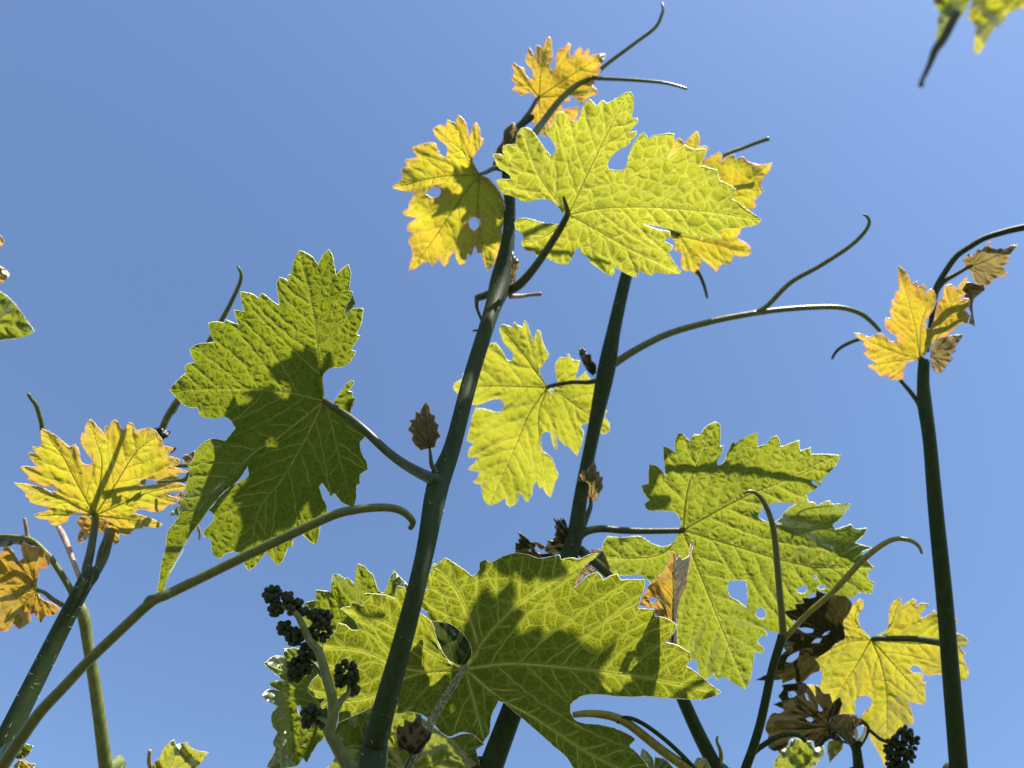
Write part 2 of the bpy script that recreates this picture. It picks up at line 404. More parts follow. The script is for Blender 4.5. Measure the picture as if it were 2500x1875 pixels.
LEAVES = {}; PETHAIR = []
def side_of(q, a, b):
    """distance of pixels to the left of the line a -> b as one walks along it in the picture"""
    a = np.array(a, float); b = np.array(b, float); t = (b - a) / np.linalg.norm(b - a)
    return (q[:, 0] - a[0]) * t[1] - (q[:, 1] - a[1]) * t[0]
def leaf(parent, outline, j, z, tilt, mat, veins=(), holes=(), h=4.5, folds=(), curl=0.0, wave=0.016, quilt=0.0011, ruffle=0.0006,
         vmat='v_green', rim='rim', step=52, vw=5.0, rimw=1.5, pet=None, petz=None, petw=(10, 12), petmat='petiole', pethair=0, label=None, name='leaf', seed=1, roll=0.0):
    rl = np.random.default_rng(seed * 17 + 3)
    if mat in ('brown', 'russet'): wave = 0.005
    if curl == 0.0: curl = rl.uniform(-0.03, 0.03)
    j = np.array(j, float)
    poly = smooth_outline(outline, h)
    poly = poly + rl.normal(0, 0.35, poly.shape)
    hs = [smooth_outline(q, h) for q in holes]
    lo = poly.min(0); hi = poly.max(0)
    gx = np.arange(lo[0], hi[0], h); gy = np.arange(lo[1], hi[1], h * 0.87)
    G = np.array([(x + (h / 2 if k % 2 else 0), y) for k, y in enumerate(gy) for x in gx])
    G += rl.normal(0, h * 0.12, G.shape)
    loops = [poly] + hs
    segs = np.vstack([np.hstack([q, np.roll(q, -1, 0)]) for q in loops])
    ras = Raster(loops); G = G[ras(G)]
    G = G[min_dist(G, segs) > h * 0.55]
    allp = np.vstack(loops + [G]); edges = []; b = 0
    for q in loops:
        m = len(q); edges += [(b + k, b + (k + 1) % m) for k in range(m)]; b += m
    vo, _, fo, *_ = delaunay_2d_cdt([Vector(q) for q in allp], edges, [], 0, 1e-4)
    V = np.array([(q.x, q.y) for q in vo]); Tn = np.array([f for f in fo if len(f) == 3])
    cen = V[Tn].mean(1)
    ok = ras(cen); near = np.nonzero(min_dist(cen, segs) < 2.0)[0]
    if len(near):
        e = inside(cen[near], poly)
        for q in hs: e &= ~inside(cen[near], q)
        ok[near] = e
    Tn = Tn[ok]
    # veins
    prim = [catmull([j] + list(v), 26) for v in veins]
    sec = secondaries(prim, ras, step, rl) if prim else []
    vein = np.zeros(len(V)); pillow = np.zeros(len(V))
    size = max(hi - lo)
    if prim:
        ps = np.vstack([np.hstack([q[:-1], q[1:]]) for q in prim]); dp = min_dist(V, ps)
        vein = np.exp(-(dp / (vw * 0.8)) ** 2); pillow = np.exp(-(dp / 14) ** 2)
        if sec:
            ss = np.vstack([np.hstack([q[:-1], q[1:]]) for q in sec]); ds = min_dist(V, ss)
            vein = np.maximum(vein, 0.85 * np.exp(-(ds / 3.0) ** 2)); pillow = np.maximum(pillow, 0.8 * np.exp(-(ds / 10) ** 2))
    edge_px = min_dist(V, segs)
    # depth of every point: tilted plane, folds, gentle waves, puckering between veins
    nrm = np.array([tilt[0], tilt[1], 1.0]); nrm /= np.linalg.norm(nrm)
    J3 = np.array([(j[0] - 1250) / F * z, (937.5 - j[1]) / F * z, z])
    ph = rl.uniform(0, 6.28, 4)
    def depth(q):
        rx = (q[:, 0] - 1250) / F; ry = (937.5 - q[:, 1]) / F
        d = nrm.dot(J3) / (nrm[0] * rx + nrm[1] * ry + nrm[2])
        for fo in folds:                      # beyond a line the blade bends away (k per 1000 px); an optional second line limits it
            s = side_of(q, fo[0], fo[1]); k = fo[2]
            s = np.where(s > 0, np.sqrt(s * s + 36) - 6, 0)
            if len(fo) > 3: s = s * np.clip(side_of(q, fo[3], fo[4]) / fo[5], 0, 1)
            d = d * (1 + k * s / 1000)
        rr = np.linalg.norm(q - j, axis=1) / size
        d = d * (1 + curl * rr ** 2 + wave * rr * (np.sin(q[:, 0] / size * 9 + ph[0]) * np.sin(q[:, 1] / size * 8 + ph[1]) + 0.5 * np.sin(q[:, 0] / size * 19 + ph[2]) * np.cos(q[:, 1] / size * 17 + ph[3])))
        return d
    D = depth(V)
    fade = np.clip(edge_px / 14, 0, 1)
    q0 = V - j; an = np.arctan2(q0[:, 1], q0[:, 0])
    D = D + ruffle / K * np.exp(-(edge_px / 22) ** 2) * (np.sin(an * 17 + ph[0]) + 0.7 * np.sin(an * 41 + ph[1]))
    D = D + quilt * (0.5 - pillow) * fade / K + roll * np.exp(-(edge_px / 9) ** 2) / K
    W = np.array([P(x, y, d) for (x, y), d in zip(V, D)])
    me_origin = P(j[0], j[1], float(depth(j[None])[0]))
    o = mesh_obj(name, W, Tn, M[mat], parent, me_origin, label=label)
    me = o.data
    a = me.attributes.new('vein', 'FLOAT', 'POINT'); a.data.foreach_set('value', vein.astype(np.float32))
    a = me.attributes.new('edge', 'FLOAT', 'POINT'); a.data.foreach_set('value', (edge_px * z * K / F).astype(np.float32))
    lp = np.zeros((len(V), 3), np.float32); lp[:, :2] = (V - j) * z * K / F; lp[:, 2] = seed * 0.37
    a = me.attributes.new('lp', 'FLOAT_VECTOR', 'POINT'); a.data.foreach_set('vector', lp.ravel())
    # raised vein network on the underside
    if prim:
        VV = []; FF = []; b = 0
        for lst, w0, w1 in ((prim, vw, 1.2), (sec, 1.7, 0.6)):
            for q in lst:
                dq = depth(q)
                t = np.linspace(0, 1, len(q))
                ww = (w0 * (1 - t) + w1 * t) / 2 * dq * K / F
                pts = np.array([tuple(P(x, y, d)) for (x, y), d in zip(q, dq - ww * 0.5 - quilt * 0.35)])
                sel = np.unique(np.r_[np.arange(0, len(q), 2), len(q) - 1])
                if len(sel) < 2: continue
                v, f = tube_geo(np.c_[pts, ww][sel], 5, len(sel))
                VV.append(v); FF += [tuple(i + b for i in ff) for ff in f]; b += len(v)
        mesh_obj('vein_network', np.vstack(VV), FF, M[vmat], o, me_origin)
    # downy margin that catches the sun
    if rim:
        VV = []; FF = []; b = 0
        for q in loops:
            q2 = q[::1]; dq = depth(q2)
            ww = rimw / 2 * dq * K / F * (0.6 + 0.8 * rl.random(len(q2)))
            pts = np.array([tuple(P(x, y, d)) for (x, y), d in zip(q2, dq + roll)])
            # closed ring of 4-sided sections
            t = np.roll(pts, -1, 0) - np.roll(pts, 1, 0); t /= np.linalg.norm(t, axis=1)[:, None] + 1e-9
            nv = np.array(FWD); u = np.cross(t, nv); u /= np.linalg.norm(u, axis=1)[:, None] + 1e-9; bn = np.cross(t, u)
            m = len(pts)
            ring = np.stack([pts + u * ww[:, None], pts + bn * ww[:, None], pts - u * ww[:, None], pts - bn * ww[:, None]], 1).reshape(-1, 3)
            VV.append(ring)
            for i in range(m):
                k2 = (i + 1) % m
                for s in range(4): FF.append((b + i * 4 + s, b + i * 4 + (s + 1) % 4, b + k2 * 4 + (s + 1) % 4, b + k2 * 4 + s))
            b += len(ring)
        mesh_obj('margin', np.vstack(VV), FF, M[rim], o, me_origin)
    if pet:
        zz = petz if petz else (z, z)
        po = tube('petiole', pet, zz, petw, M[petmat], o, sides=8, n=24)
        if pethair: PETHAIR.append((po, rows(pet, zz, petw), pethair))
    LEAVES[o.name] = o
    return o

def stem_hairs(parent, ctrl, count, length=0.0016):
    """short white hairs standing on a stem"""
    c = catmull(ctrl, 60); VV = []; FF = []; b = 0
    for _ in range(count):
        i = rng.integers(2, len(c) - 2); p = c[i, :3]; r = c[i, 3]
        t = c[i + 1, :3] - c[i - 1, :3]; t /= np.linalg.norm(t)
        a = rng.normal(size=3); a -= t * a.dot(t); a /= np.linalg.norm(a)
        s = np.cross(t, a); base = p + a * r * 0.97; tip = base + a * length * rng.uniform(.3, 1) + t * rng.normal(0, length * .9) + s * rng.normal(0, length * .7)
        wv = 0.00006
        VV += [base + s * wv, base - s * wv * .5 + t * wv, base - s * wv * .5 - t * wv, tip]
        FF += [(b, b + 1, b + 3), (b + 1, b + 2, b + 3), (b + 2, b, b + 3)]; b += 4
    o = mesh_obj('hairs', VV, FF, M['hair'], parent, WORLD[parent.name]); o['kind'] = 'stuff'
    return o

CORD_Y, CORD_Z = 0.33, 1.10
def root_of(q, r):               # a stem's way down to the vine's arm below the picture
    x = q.x * 0.9
    return [(Vector((q.x * 0.97, q.y * 0.75 + CORD_Y * 0.25, q.z * 0.7 + CORD_Z * 0.3)), r * 1.03), (Vector((x, CORD_Y, CORD_Z)), r * 1.15)]

def main_stem(parent, pts, z, wd, mat='stem', hairs=0, n=70):
    q = P(pts[0][0], pts[0][1], z[0]); r = wd[0] / 2 * z[0] * K / F
    ex = root_of(q, r)
    o = tube('stem', pts, z, wd, M[mat], parent, extra=ex, sides=14, n=n, ridge=0.03)
    if hairs: stem_hairs(o, rows(pts, z, wd), hairs)
    return o
def base_of(pt, z):
    q = P(pt[0], pt[1], z); return Vector((q.x * 0.9, CORD_Y, CORD_Z))

# ------------------------------------------------------------------ ground and the vine's old wood (below the picture)
def ground_mat():
    m = bpy.data.materials.new('vineyard_soil'); m.use_nodes = True; nt = m.node_tree; b = nt.nodes['Principled BSDF']
    tcn = nt.nodes.new('ShaderNodeTexCoord'); nz = nt.nodes.new('ShaderNodeTexNoise'); nz.inputs['Scale'].default_value = 1.5; nz.inputs['Detail'].default_value = 8
    nt.links.new(tcn.outputs['Object'], nz.inputs['Vector'])
    nt.links.new(mixc(nt, ramp(nt, nz.outputs['Fac'], 0.4, 0.6), (0.10, 0.075, 0.05), (0.05, 0.065, 0.025)), b.inputs['Base Color']); b.inputs['Roughness'].default_value = 0.95
    return m
g = mesh_obj('ground', [(-1200, -1200, 0), (1200, -1200, 0), (1200, 1200, 0), (-1200, 1200, 0)], [(0, 1, 2, 3)], ground_mat(), None, Vector((0, 0, 0)), smooth=False)
g['kind'] = 'structure'
tr = shoot('grapevine', 'old brown woody vine trunk and arm below the green shoots', Vector((0.1, CORD_Y, 0)), cat='grapevine')
V, Fc = tube_geo([(0.1, CORD_Y, -0.05, 0.045), (0.12, CORD_Y + .02, 0.4, 0.036), (0.08, CORD_Y - .015, 0.8, 0.033), (0.1, CORD_Y, CORD_Z - 0.01, 0.034)], 12, 40, 0.06)
mesh_obj('trunk', V, Fc, M['bark'], tr, Vector((0.1, CORD_Y, 0)))
V, Fc = tube_geo([(-0.75, CORD_Y, CORD_Z, 0.009), (-0.3, CORD_Y + .004, CORD_Z - .005, 0.016), (0.1, CORD_Y, CORD_Z - .008, 0.024), (0.4, CORD_Y - .005, CORD_Z - .005, 0.016), (0.85, CORD_Y, CORD_Z, 0.009)], 12, 50, 0.06)
mesh_obj('cordon', V, Fc, M['bark'], tr, Vector((0.1, CORD_Y, CORD_Z)))

# ================================================================== SHOOT A: the tall hairy shoot with the bud cluster
A = shoot('vine_shoot', 'tall dark hairy vine shoot carrying the bud cluster and a shadowed green leaf', base_of((905, 1900), .385), 'upright vine shoots')
apts = px('P', '900,1930 925,1780 985,1560 1035,1360 1068,1190 1105,1090 1150,920 1200,760 1222,690 1240,590 1245,500 1238,430 1246,360 1268,310 1300,285')
az = (.325, .335, .345, .362, .405, .43, .475, .525, .55, .565, .58, .59, .605, .62, .63)
aw = (68, 58, 48, 44, 54, 41, 38, 38, 52, 33, 28, 26, 24, 20, 14)
main_stem(A, apts, az, aw, hairs=220)
# top yellow leaf
leaf(A, px('R1', '1440,665 1400,625 1380,610 1300,640 1270,610 1210,590 1240,560 1250,530 1215,495 1230,450 1240,420 1218,370 1230,345 1270,370 1325,405 1345,460 1370,490 1395,480 1405,440 1385,390 1350,350 1338,310 1355,260 1370,205 1400,250 1420,300 1430,240 1440,185 1480,205 1510,180 1530,120 1550,110 1570,140 1572,220 1585,270 1575,320 1555,370 1570,410 1600,400 1610,350 1615,290 1630,240 1640,210 1680,220 1700,190 1725,165 1745,185 1735,240 1740,300 1770,270 1800,230 1835,200 1850,230 1850,270 1875,240 1900,220 1915,240 1910,280 1960,270 2050,260 2060,280 2030,340 1990,400 2020,410 1985,455 1940,490 1970,530 1930,545 1980,590 1985,625 1930,640 1900,660 1870,690 1840,720 1790,660 1720,630 1740,690 1690,690 1660,720 1670,770 1700,760 1830,740 1800,830 1750,900 1640,950 1580,940 1560,860 1570,960 1520,1000 1480,990 1450,960 1420,900 1400,860 1385,800 1420,740 1455,700'),
     px('R1', '1460,655')[0], .645, (.10, .25), 'amber', veins=[px('R1', '1330,500 1225,350'), px('R1', '1480,400 1545,115'), px('R1', '1700,490 2055,265'), px('R1', '1700,640 1985,615'), px('R1', '1470,800 1490,990')],
     h=3.2, step=34, vw=4, vmat='v_dark', rim='rim_young', seed=2, quilt=.0006, pet=px('R1', '1460,655 1430,690 1380,780 1320,860 1270,950 1230,1010'), petz=(.645, .63, .625), petw=(9, 11, 15), label='small amber-yellow young leaf at the shoot tip')
# left yellow leaf
leaf(A, px('R2', '825,545 800,500 775,455 780,410 810,370 850,310 865,270 840,250 835,190 815,145 795,130 775,170 760,220 745,245 735,190 720,140 690,90 660,72 645,100 645,140 600,120 570,105 565,155 500,155 455,180 470,225 510,275 560,310 575,345 555,410 530,405 500,360 470,300 440,290 390,300 330,315 285,330 300,365 330,405 300,420 225,430 245,480 195,510 210,560 185,605 125,650 150,670 230,685 310,695 285,740 265,780 255,820 215,850 220,885 320,905 270,940 245,975 245,1010 300,1025 265,1060 260,1100 280,1140 290,1200 270,1270 260,1330 310,1315 370,1275 420,1255 445,1285 470,1280 500,1230 520,1260 545,1295 580,1260 600,1200 630,1175 640,1230 670,1285 710,1270 735,1190 765,1210 785,1150 800,1120 815,1190 845,1180 860,1240 900,1335 945,1280 980,1190 1005,1130 1020,1080 1010,1000 1040,900 1035,800 1010,720 960,640 900,580 860,560'),
     px('R2', '830,550')[0], .567, (-.05, .35), 'yellow', veins=[px('R2', '500,570 125,650'), px('R2', '700,360 655,75'), px('R2', '720,380 460,185'), px('R2', '700,720 420,1130 265,1325'), px('R2', '820,900 900,1320')],
     holes=[px('R2', '390,710 430,670 465,650 510,660 520,700 490,740 440,735'), px('R2', '740,930 780,895 835,910 835,960 790,1010 755,980')],
     h=3.2, step=36, vw=4, vmat='v_dark', rim='rim_young', seed=3, quilt=.0006, pet=px('R2', '830,550 880,535 960,500 1050,520'), petz=(.567, .582, .59), petw=(8, 11, 14), label='yellow leaf with two holes, partly in shadow')
# big top leaf
leaf(A, px('R3', '605,965 560,905 510,860 450,845 395,850 340,868 290,862 240,835 190,818 150,808 125,780 110,745 95,710 125,700 165,700 210,705 200,670 165,640 125,620 100,585 85,545 68,512 110,510 155,520 145,490 145,450 185,440 245,440 250,390 262,350 285,318 320,312 360,330 400,380 440,440 475,490 512,525 540,495 545,460 525,420 495,380 470,330 475,300 510,310 525,270 540,220 570,185 600,195 630,225 665,265 685,270 715,240 735,190 760,135 795,97 825,125 850,155 870,125 895,108 925,130 960,115 1010,85 1060,55 1100,40 1125,80 1125,140 1118,200 1110,245 1150,240 1160,260 1140,295 1110,325 1095,350 1150,335 1145,365 1110,405 1085,445 1030,470 980,510 945,550 930,590 945,628 990,632 1050,632 1070,610 1085,565 1095,510 1115,455 1150,400 1180,360 1205,352 1225,375 1240,400 1270,375 1330,365 1395,355 1435,360 1430,410 1420,460 1385,520 1368,550 1410,520 1460,480 1510,440 1560,470 1600,475 1665,470 1670,510 1640,560 1610,608 1650,600 1700,620 1755,625 1765,670 1770,705 1800,720 1850,745 1895,770 1880,810 1860,845 1910,875 1970,920 2030,960 2085,1005 2060,1030 2000,1050 1940,1060 1875,1068 1770,1085 1760,1100 1780,1145 1770,1155 1700,1140 1630,1115 1645,1155 1560,1115 1480,1095 1400,1075 1330,1055 1250,1040 1190,1035 1290,1070 1400,1095 1405,1130 1350,1160 1395,1185 1430,1210 1385,1250 1410,1290 1440,1340 1480,1395 1475,1410 1390,1410 1290,1395 1265,1425 1215,1405 1165,1375 1160,1425 1130,1430 1070,1405 1020,1380 985,1350 980,1400 965,1428 920,1405 850,1355 805,1320 795,1295 750,1265 730,1225 700,1210 680,1250 660,1300 620,1338 570,1330 520,1310 470,1290 400,1275 385,1240 330,1235 300,1210 288,1170 300,1125 280,1095 245,1070 235,1020 270,995 340,995 420,1020 500,1030 570,1035 610,1000'),
     px('R3', '640,965')[0], .535, (.02, .35), 'fresh', veins=[px('R3', '830,560 990,240 1100,55'), px('R3', '460,740 370,560 295,330'), px('R3', '900,915 1300,910 1700,945 2080,1003'), px('R3', '800,1050 1100,1220 1470,1398'), px('R3', '520,1090 310,1200')],
     h=4.2, seed=4, step=50, vw=5, quilt=.0004, pet=px('R3', '600,830 615,880 632,950 610,1010 540,1130 400,1340 280,1480 180,1540'), petz=(.530, .528, .54, .55), petw=(6, 13, 17, 20, 26), label='large lime-green lobed leaf, sunlit from behind')
# left big leaf, half in shadow
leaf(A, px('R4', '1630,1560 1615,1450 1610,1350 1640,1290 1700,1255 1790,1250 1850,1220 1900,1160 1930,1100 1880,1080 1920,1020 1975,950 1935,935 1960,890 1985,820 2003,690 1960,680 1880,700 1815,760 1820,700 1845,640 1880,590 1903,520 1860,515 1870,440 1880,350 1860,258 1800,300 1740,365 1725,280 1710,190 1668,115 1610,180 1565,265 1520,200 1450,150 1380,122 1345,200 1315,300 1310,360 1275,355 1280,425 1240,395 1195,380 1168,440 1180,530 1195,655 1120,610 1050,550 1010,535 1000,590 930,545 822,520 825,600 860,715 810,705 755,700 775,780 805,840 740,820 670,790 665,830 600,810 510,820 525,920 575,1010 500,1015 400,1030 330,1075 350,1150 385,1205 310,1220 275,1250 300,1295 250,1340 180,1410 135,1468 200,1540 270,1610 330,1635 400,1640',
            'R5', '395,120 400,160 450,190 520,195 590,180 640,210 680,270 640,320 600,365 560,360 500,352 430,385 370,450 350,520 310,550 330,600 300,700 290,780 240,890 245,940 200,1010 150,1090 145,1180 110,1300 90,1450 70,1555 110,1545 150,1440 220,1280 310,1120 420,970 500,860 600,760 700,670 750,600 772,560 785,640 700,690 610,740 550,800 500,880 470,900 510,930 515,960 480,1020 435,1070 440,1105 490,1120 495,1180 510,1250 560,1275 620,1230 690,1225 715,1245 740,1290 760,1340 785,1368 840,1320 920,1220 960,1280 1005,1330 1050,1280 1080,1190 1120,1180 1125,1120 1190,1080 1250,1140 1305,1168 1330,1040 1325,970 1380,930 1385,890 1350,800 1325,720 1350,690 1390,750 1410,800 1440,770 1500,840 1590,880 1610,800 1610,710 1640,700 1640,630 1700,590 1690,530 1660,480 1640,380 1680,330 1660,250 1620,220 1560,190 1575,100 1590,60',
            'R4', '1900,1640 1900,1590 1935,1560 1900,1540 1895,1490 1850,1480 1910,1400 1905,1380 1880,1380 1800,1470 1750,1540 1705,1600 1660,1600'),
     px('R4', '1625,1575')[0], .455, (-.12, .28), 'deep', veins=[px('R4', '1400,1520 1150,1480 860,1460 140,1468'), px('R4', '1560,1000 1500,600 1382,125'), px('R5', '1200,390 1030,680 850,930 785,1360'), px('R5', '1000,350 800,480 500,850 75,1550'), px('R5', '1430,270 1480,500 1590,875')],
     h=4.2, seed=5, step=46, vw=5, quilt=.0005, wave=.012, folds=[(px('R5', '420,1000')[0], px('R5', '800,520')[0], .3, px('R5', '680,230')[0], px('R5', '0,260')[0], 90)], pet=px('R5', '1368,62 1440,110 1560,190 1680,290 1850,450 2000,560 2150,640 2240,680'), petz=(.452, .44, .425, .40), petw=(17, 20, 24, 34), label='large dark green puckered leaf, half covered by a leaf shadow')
# small leaf in the axil
leaf(A, px('O', '926,968 910,973 898,962 890,950 893,940 880,928 890,915 884,908 897,905 897,890 908,893 912,880 920,869 928,880 930,893 940,898 940,910 948,918 945,930 952,942 944,950 940,966'),
     px('O', '928,968')[0], .41, (0, .2), 'russet', veins=[px('O', '922,920 920,872'), px('O', '905,935 884,930'), px('O', '938,940 951,942')], h=2.4, step=18, vw=2.5, vmat='v_brown', rim='rim_young', seed=6, quilt=.0003,
     pet=px('O', '928,966 930,985 933,1005 945,1025'), petz=(.41, .408), petw=(6, 10, 16), label='small reddish-brown leaf in the stem axil')
leaf(A, px('T4', '1180,480 1240,300 1230,150 1240,20 1220,-160 1260,-250 1300,-120 1360,-60 1400,60 1370,150 1330,170 1330,300 1290,400'), px('T4', '1200,500')[0], .54, (0, .2), 'russet', veins=[px('T4', '1250,250 1260,-200')], h=2.2, step=16, vw=2, vmat='v_brown', rim=None, seed=7)
leaf(A, px('R1', '1040,1270 1060,1200 1080,1120 1130,1050 1150,950 1230,880 1260,950 1270,1050 1200,1100 1150,1180 1090,1260'), px('R1', '1150,1250')[0], .60, (0, .2), 'russet', veins=[px('R1', '1170,1080 1225,890')], h=2.2, step=16, vw=2, vmat='v_brown', rim='rim_young', seed=8, label='folded pinkish leaf bud')
# tendrils
tube('tendril', px('R1', '1330,1080 1430,965 1500,870 1640,690 1780,560 1870,510 1945,470', 'P', '1480,158 1548,107 1599,68 1616,35 1619,20 1616,9'), (.61, .64, .65, .66), (19, 17, 15, 11, 9, 8, 6), M['tendril'], A, n=70)
tube('tendril', px('R1', '1935,475 1990,485', 'P', '1520,194 1580,198 1630,204 1678,217'), (.640, .642, .645), (11, 9, 8, 6), M['tendril'], A, n=30)
tube('tendril', px('T4', '830,640 760,640 660,690 560,720 530,800 535,920 580,1050 640,1200 640,1310 570,1370 450,1390'), (.55, .56, .56), (14, 18, 19, 9, 8, 8, 7, 5), M['petiole'], A, n=60)
tube('tendril', px('T4', '1200,690 1400,690 1600,665 1840,645'), (.55, .56, .56), (13, 11, 9, 10), M['pink'], A, n=20)
tube('tendril', px('O', '1110,472 1090,480'), (.57, .575), (10, 6), M['petiole'], A, n=8)

# flower-bud cluster on shoot A
def bud_mesh(seg=7, ring=5):
    vs_ = [(0, 0, -1)]; fs = []
    for i in range(1, ring):
        a = -math.pi / 2 + math.pi * i / ring
        for k in range(seg):
            b = 2 * math.pi * k / seg; vs_.append((math.cos(a) * math.cos(b), math.cos(a) * math.sin(b), math.sin(a) * 1.15))
    vs_.append((0, 0, 1.05)); n = len(vs_)
    for k in range(seg): fs.append((0, 1 + (k + 1) % seg, 1 + k))
    for i in range(ring - 2):
        for k in range(seg):
            a = 1 + i * seg + k; b = 1 + i * seg + (k + 1) % seg; fs.append((a, b, b + seg, a + seg))
    for k in range(seg): fs.append((n - 1, 1 + (ring - 2) * seg + k, 1 + (ring - 2) * seg + (k + 1) % seg))
    me = bpy.data.meshes.new('bud'); me.from_pydata(vs_, [], fs); me.materials.append(M['bud']); me.polygons.foreach_set('use_smooth', [True] * len(fs)); me.update()
    return me
BUD = bud_mesh()
def cluster(parent, rachis, z, wd, branches, clumps, r_bud, zoom, mat='stem_light', label=None, per=16):
    c = rows(rachis, z, wd); V1, F1 = tube_geo(c, 9, 50)
    for (pts, zb, wb) in branches:
        v, f = tube_geo(rows(pts, zb, wb), 7, 12); F1 = F1 + [tuple(i + len(V1) for i in q) for q in f]; V1 = np.vstack([V1, v])
    o = mesh_obj('flower_cluster', V1, F1, M[mat], parent, Vector(c[0][:3]), label=label)
    x0, y0, s = ZOOM[zoom]
    for (cx, cy, cr) in clumps:
        C = P(x0 + cx * s, y0 + cy * s, z[-1] - 0.002); rad = 1.14 * cr * s * z[-1] * K / F; br = r_bud * s * z[-1] * K / F
        n = max(5, int(per * (cr / 60) ** 1.3)); ga = 2.39996; ph = random.random() * 6
        for i in range(n):
            zz = 1 - 2 * (i + .5) / n; rr = math.sqrt(1 - zz * zz); d = Vector((rr * math.cos(ga * i + ph), rr * math.sin(ga * i + ph), zz))
            d = (d + Vector((random.uniform(-.2, .2), random.uniform(-.2, .2), random.uniform(-.2, .2)))).normalized()
            b = bpy.data.objects.new('bud', BUD); b.rotation_euler = d.to_track_quat('Z', 'Y').to_euler()
            b.scale = (br * random.uniform(.85, 1.1),) * 3
            put(b, o, C + d * max(rad - br, br * .6))
    return o
cluster(A, px('S3', '800,1720 700,1620 620,1480 575,1390 600,1260 590,1120 555,1000 525,880 480,760 420,690 360,560 310,480 200,420 150,360'), (.345, .36, .375), (38, 30, 26, 24, 22, 18, 14, 10),
        [(px('S3', '610,1230 660,1150 720,1080 710,980'), (.36, .375), (20, 14, 8)), (px('S3', '520,960 470,890 400,820'), (.375, .375), (14, 8)), (px('S3', '440,720 480,640 510,560'), (.375, .375), (12, 7)),
         (px('S3', '390,640 340,640 270,610'), (.375, .375), (11, 6)), (px('S3', '590,1330 520,1290 430,1260'), (.362, .375), (14, 7))],
        [(140, 345, 68), (255, 370, 48), (170, 455, 58), (310, 440, 66), (380, 475, 32), (230, 600, 56), (310, 665, 68), (450, 500, 46), (530, 520, 62), (505, 620, 86), (400, 780, 64), (470, 800, 50), (320, 880, 66), (390, 900, 56), (310, 960, 58), (700, 935, 88), (650, 1010, 44), (765, 975, 40), (755, 1070, 46), (430, 1250, 70), (520, 1305, 48), (400, 1310, 46)],
        25, 'S3', label='cluster of round dark green flower buds on a pale branching stalk')

# lower centre leaf on its own stalk (another shoot just below the picture)
B2 = shoot('vine_shoot', 'vine shoot with a downy grey leaf stalk holding the broad finely veined leaf', base_of((1010, 1960), .37), 'upright vine shoots')
main_stem(B2, px('P', '965,2120 985,2040 1000,1960 1010,1915'), (.37, .37, .37), (46, 44, 40, 36), n=30)
leaf(B2, px('S4', '385,850 420,760 415,720 380,650 320,590 260,555 180,545 130,530 120,505 140,490 60,435 40,400 75,330 130,330 105,285 100,260 80,210 150,205 160,155 190,165 195,150 245,118 300,150 370,200 430,245 470,200 475,150 510,130 545,150 620,110 700,85 800,95 880,120 940,110 1010,95 1025,130 1090,115 1140,125 1200,100 1275,85 1255,110 1190,160 1150,200 1130,260 1110,325 1150,290 1200,240 1265,212 1290,235 1305,270 1350,240 1400,225 1425,265 1500,262 1585,265 1585,320 1560,380 1540,455 1600,460 1655,465 1655,510 1720,520 1780,550 1805,570 1790,610 1750,660 1720,685 1790,700 1850,730 1895,775 1890,815 1860,845 1910,870 1970,920 2030,970 2105,1025 2050,1050 1980,1070 1900,1072 1800,1065 1700,1060 1600,1050 1500,1055 1400,1050 1300,1040 1220,1038 1150,1055 1110,1080 1085,1110 1090,1170 1115,1210 1180,1235 1260,1240 1340,1255 1420,1280 1500,1320 1525,1340 1480,1385 1530,1430 1580,1480 1610,1530 1620,1600 1500,1640 1350,1640 1200,1590 1110,1535 1060,1460 980,1390 900,1320 820,1250 740,1180 680,1130 640,1095 600,1080 570,1140',
             'S3', '1810,1230 1790,1310 1780,1400 1730,1470 1650,1400 1560,1390 1480,1420 1400,1370 1330,1290 1200,1235 1060,1245 930,1185 850,1220 740,1270 640,1315 640,1240 650,1165 600,1170 520,1210 505,1180 545,1130 500,1130 440,1110 410,1070 430,1010 480,960 540,900 560,880 530,820 530,740 550,690 590,660 615,620 640,562 700,580 740,615 800,610 760,540 700,490 650,455 690,440 735,440 740,405 790,420 835,435 825,390 835,340 900,340 1000,350 1080,380 1070,340 1085,280 1140,290 1180,400 1225,460 1290,510 1340,550 1365,600 1370,640 1400,720 1440,800 1500,870 1575,905'),
     px('S4', '375,865')[0], .44, (0.03, .12), 'netted', vmat='v_pale', veins=[px('S4', '700,830 1070,860 1500,910 2095,1024'), px('S4', '460,730 600,560 800,380 1265,90'), px('S4', '460,720 330,360 165,165'), px('S4', '620,1070 850,1200 1200,1430 1580,1620'), px('S3', '1200,920 850,780 540,740'), px('S3', '1360,800 1000,560 655,458'), px('S3', '1200,960 800,1140 420,1070'), px('S3', '1650,1100 1740,1440')],
     h=4.0, seed=9, step=56, vw=7, quilt=.0004, wave=.010, pet=px('S3', '1592,895 1560,960 1450,1125 1330,1330 1240,1530 1150,1690 1110,1800'), petz=(.438, .41, .38, .37), petw=(16, 19, 22, 26, 28), petmat='petiole_grey', pethair=90, label='broad sunlit leaf with a fine vein net and a closed stalk notch')
leaf(B2, px('S3', '1140,1520 1100,1530 1085,1440 1075,1390 1095,1330 1130,1350 1140,1290 1180,1310 1200,1310 1240,1250 1270,1260 1275,1330 1300,1360 1350,1390 1330,1450 1290,1490 1250,1550 1195,1560'), px('S3', '1190,1560')[0], .36, (0, .2), 'brown', veins=[px('S3', '1215,1420 1260,1265'), px('S3', '1120,1440 1090,1350'), px('S3', '1290,1450 1345,1395')], h=2.6, step=20, vw=3, vmat='v_brown', rim=None, seed=10,
     pet=px('S3', '1190,1560 1150,1650 1130,1740'), petz=(.36, .368), petw=(7, 12), label='small brown shaded leaf beside the downy stalk')

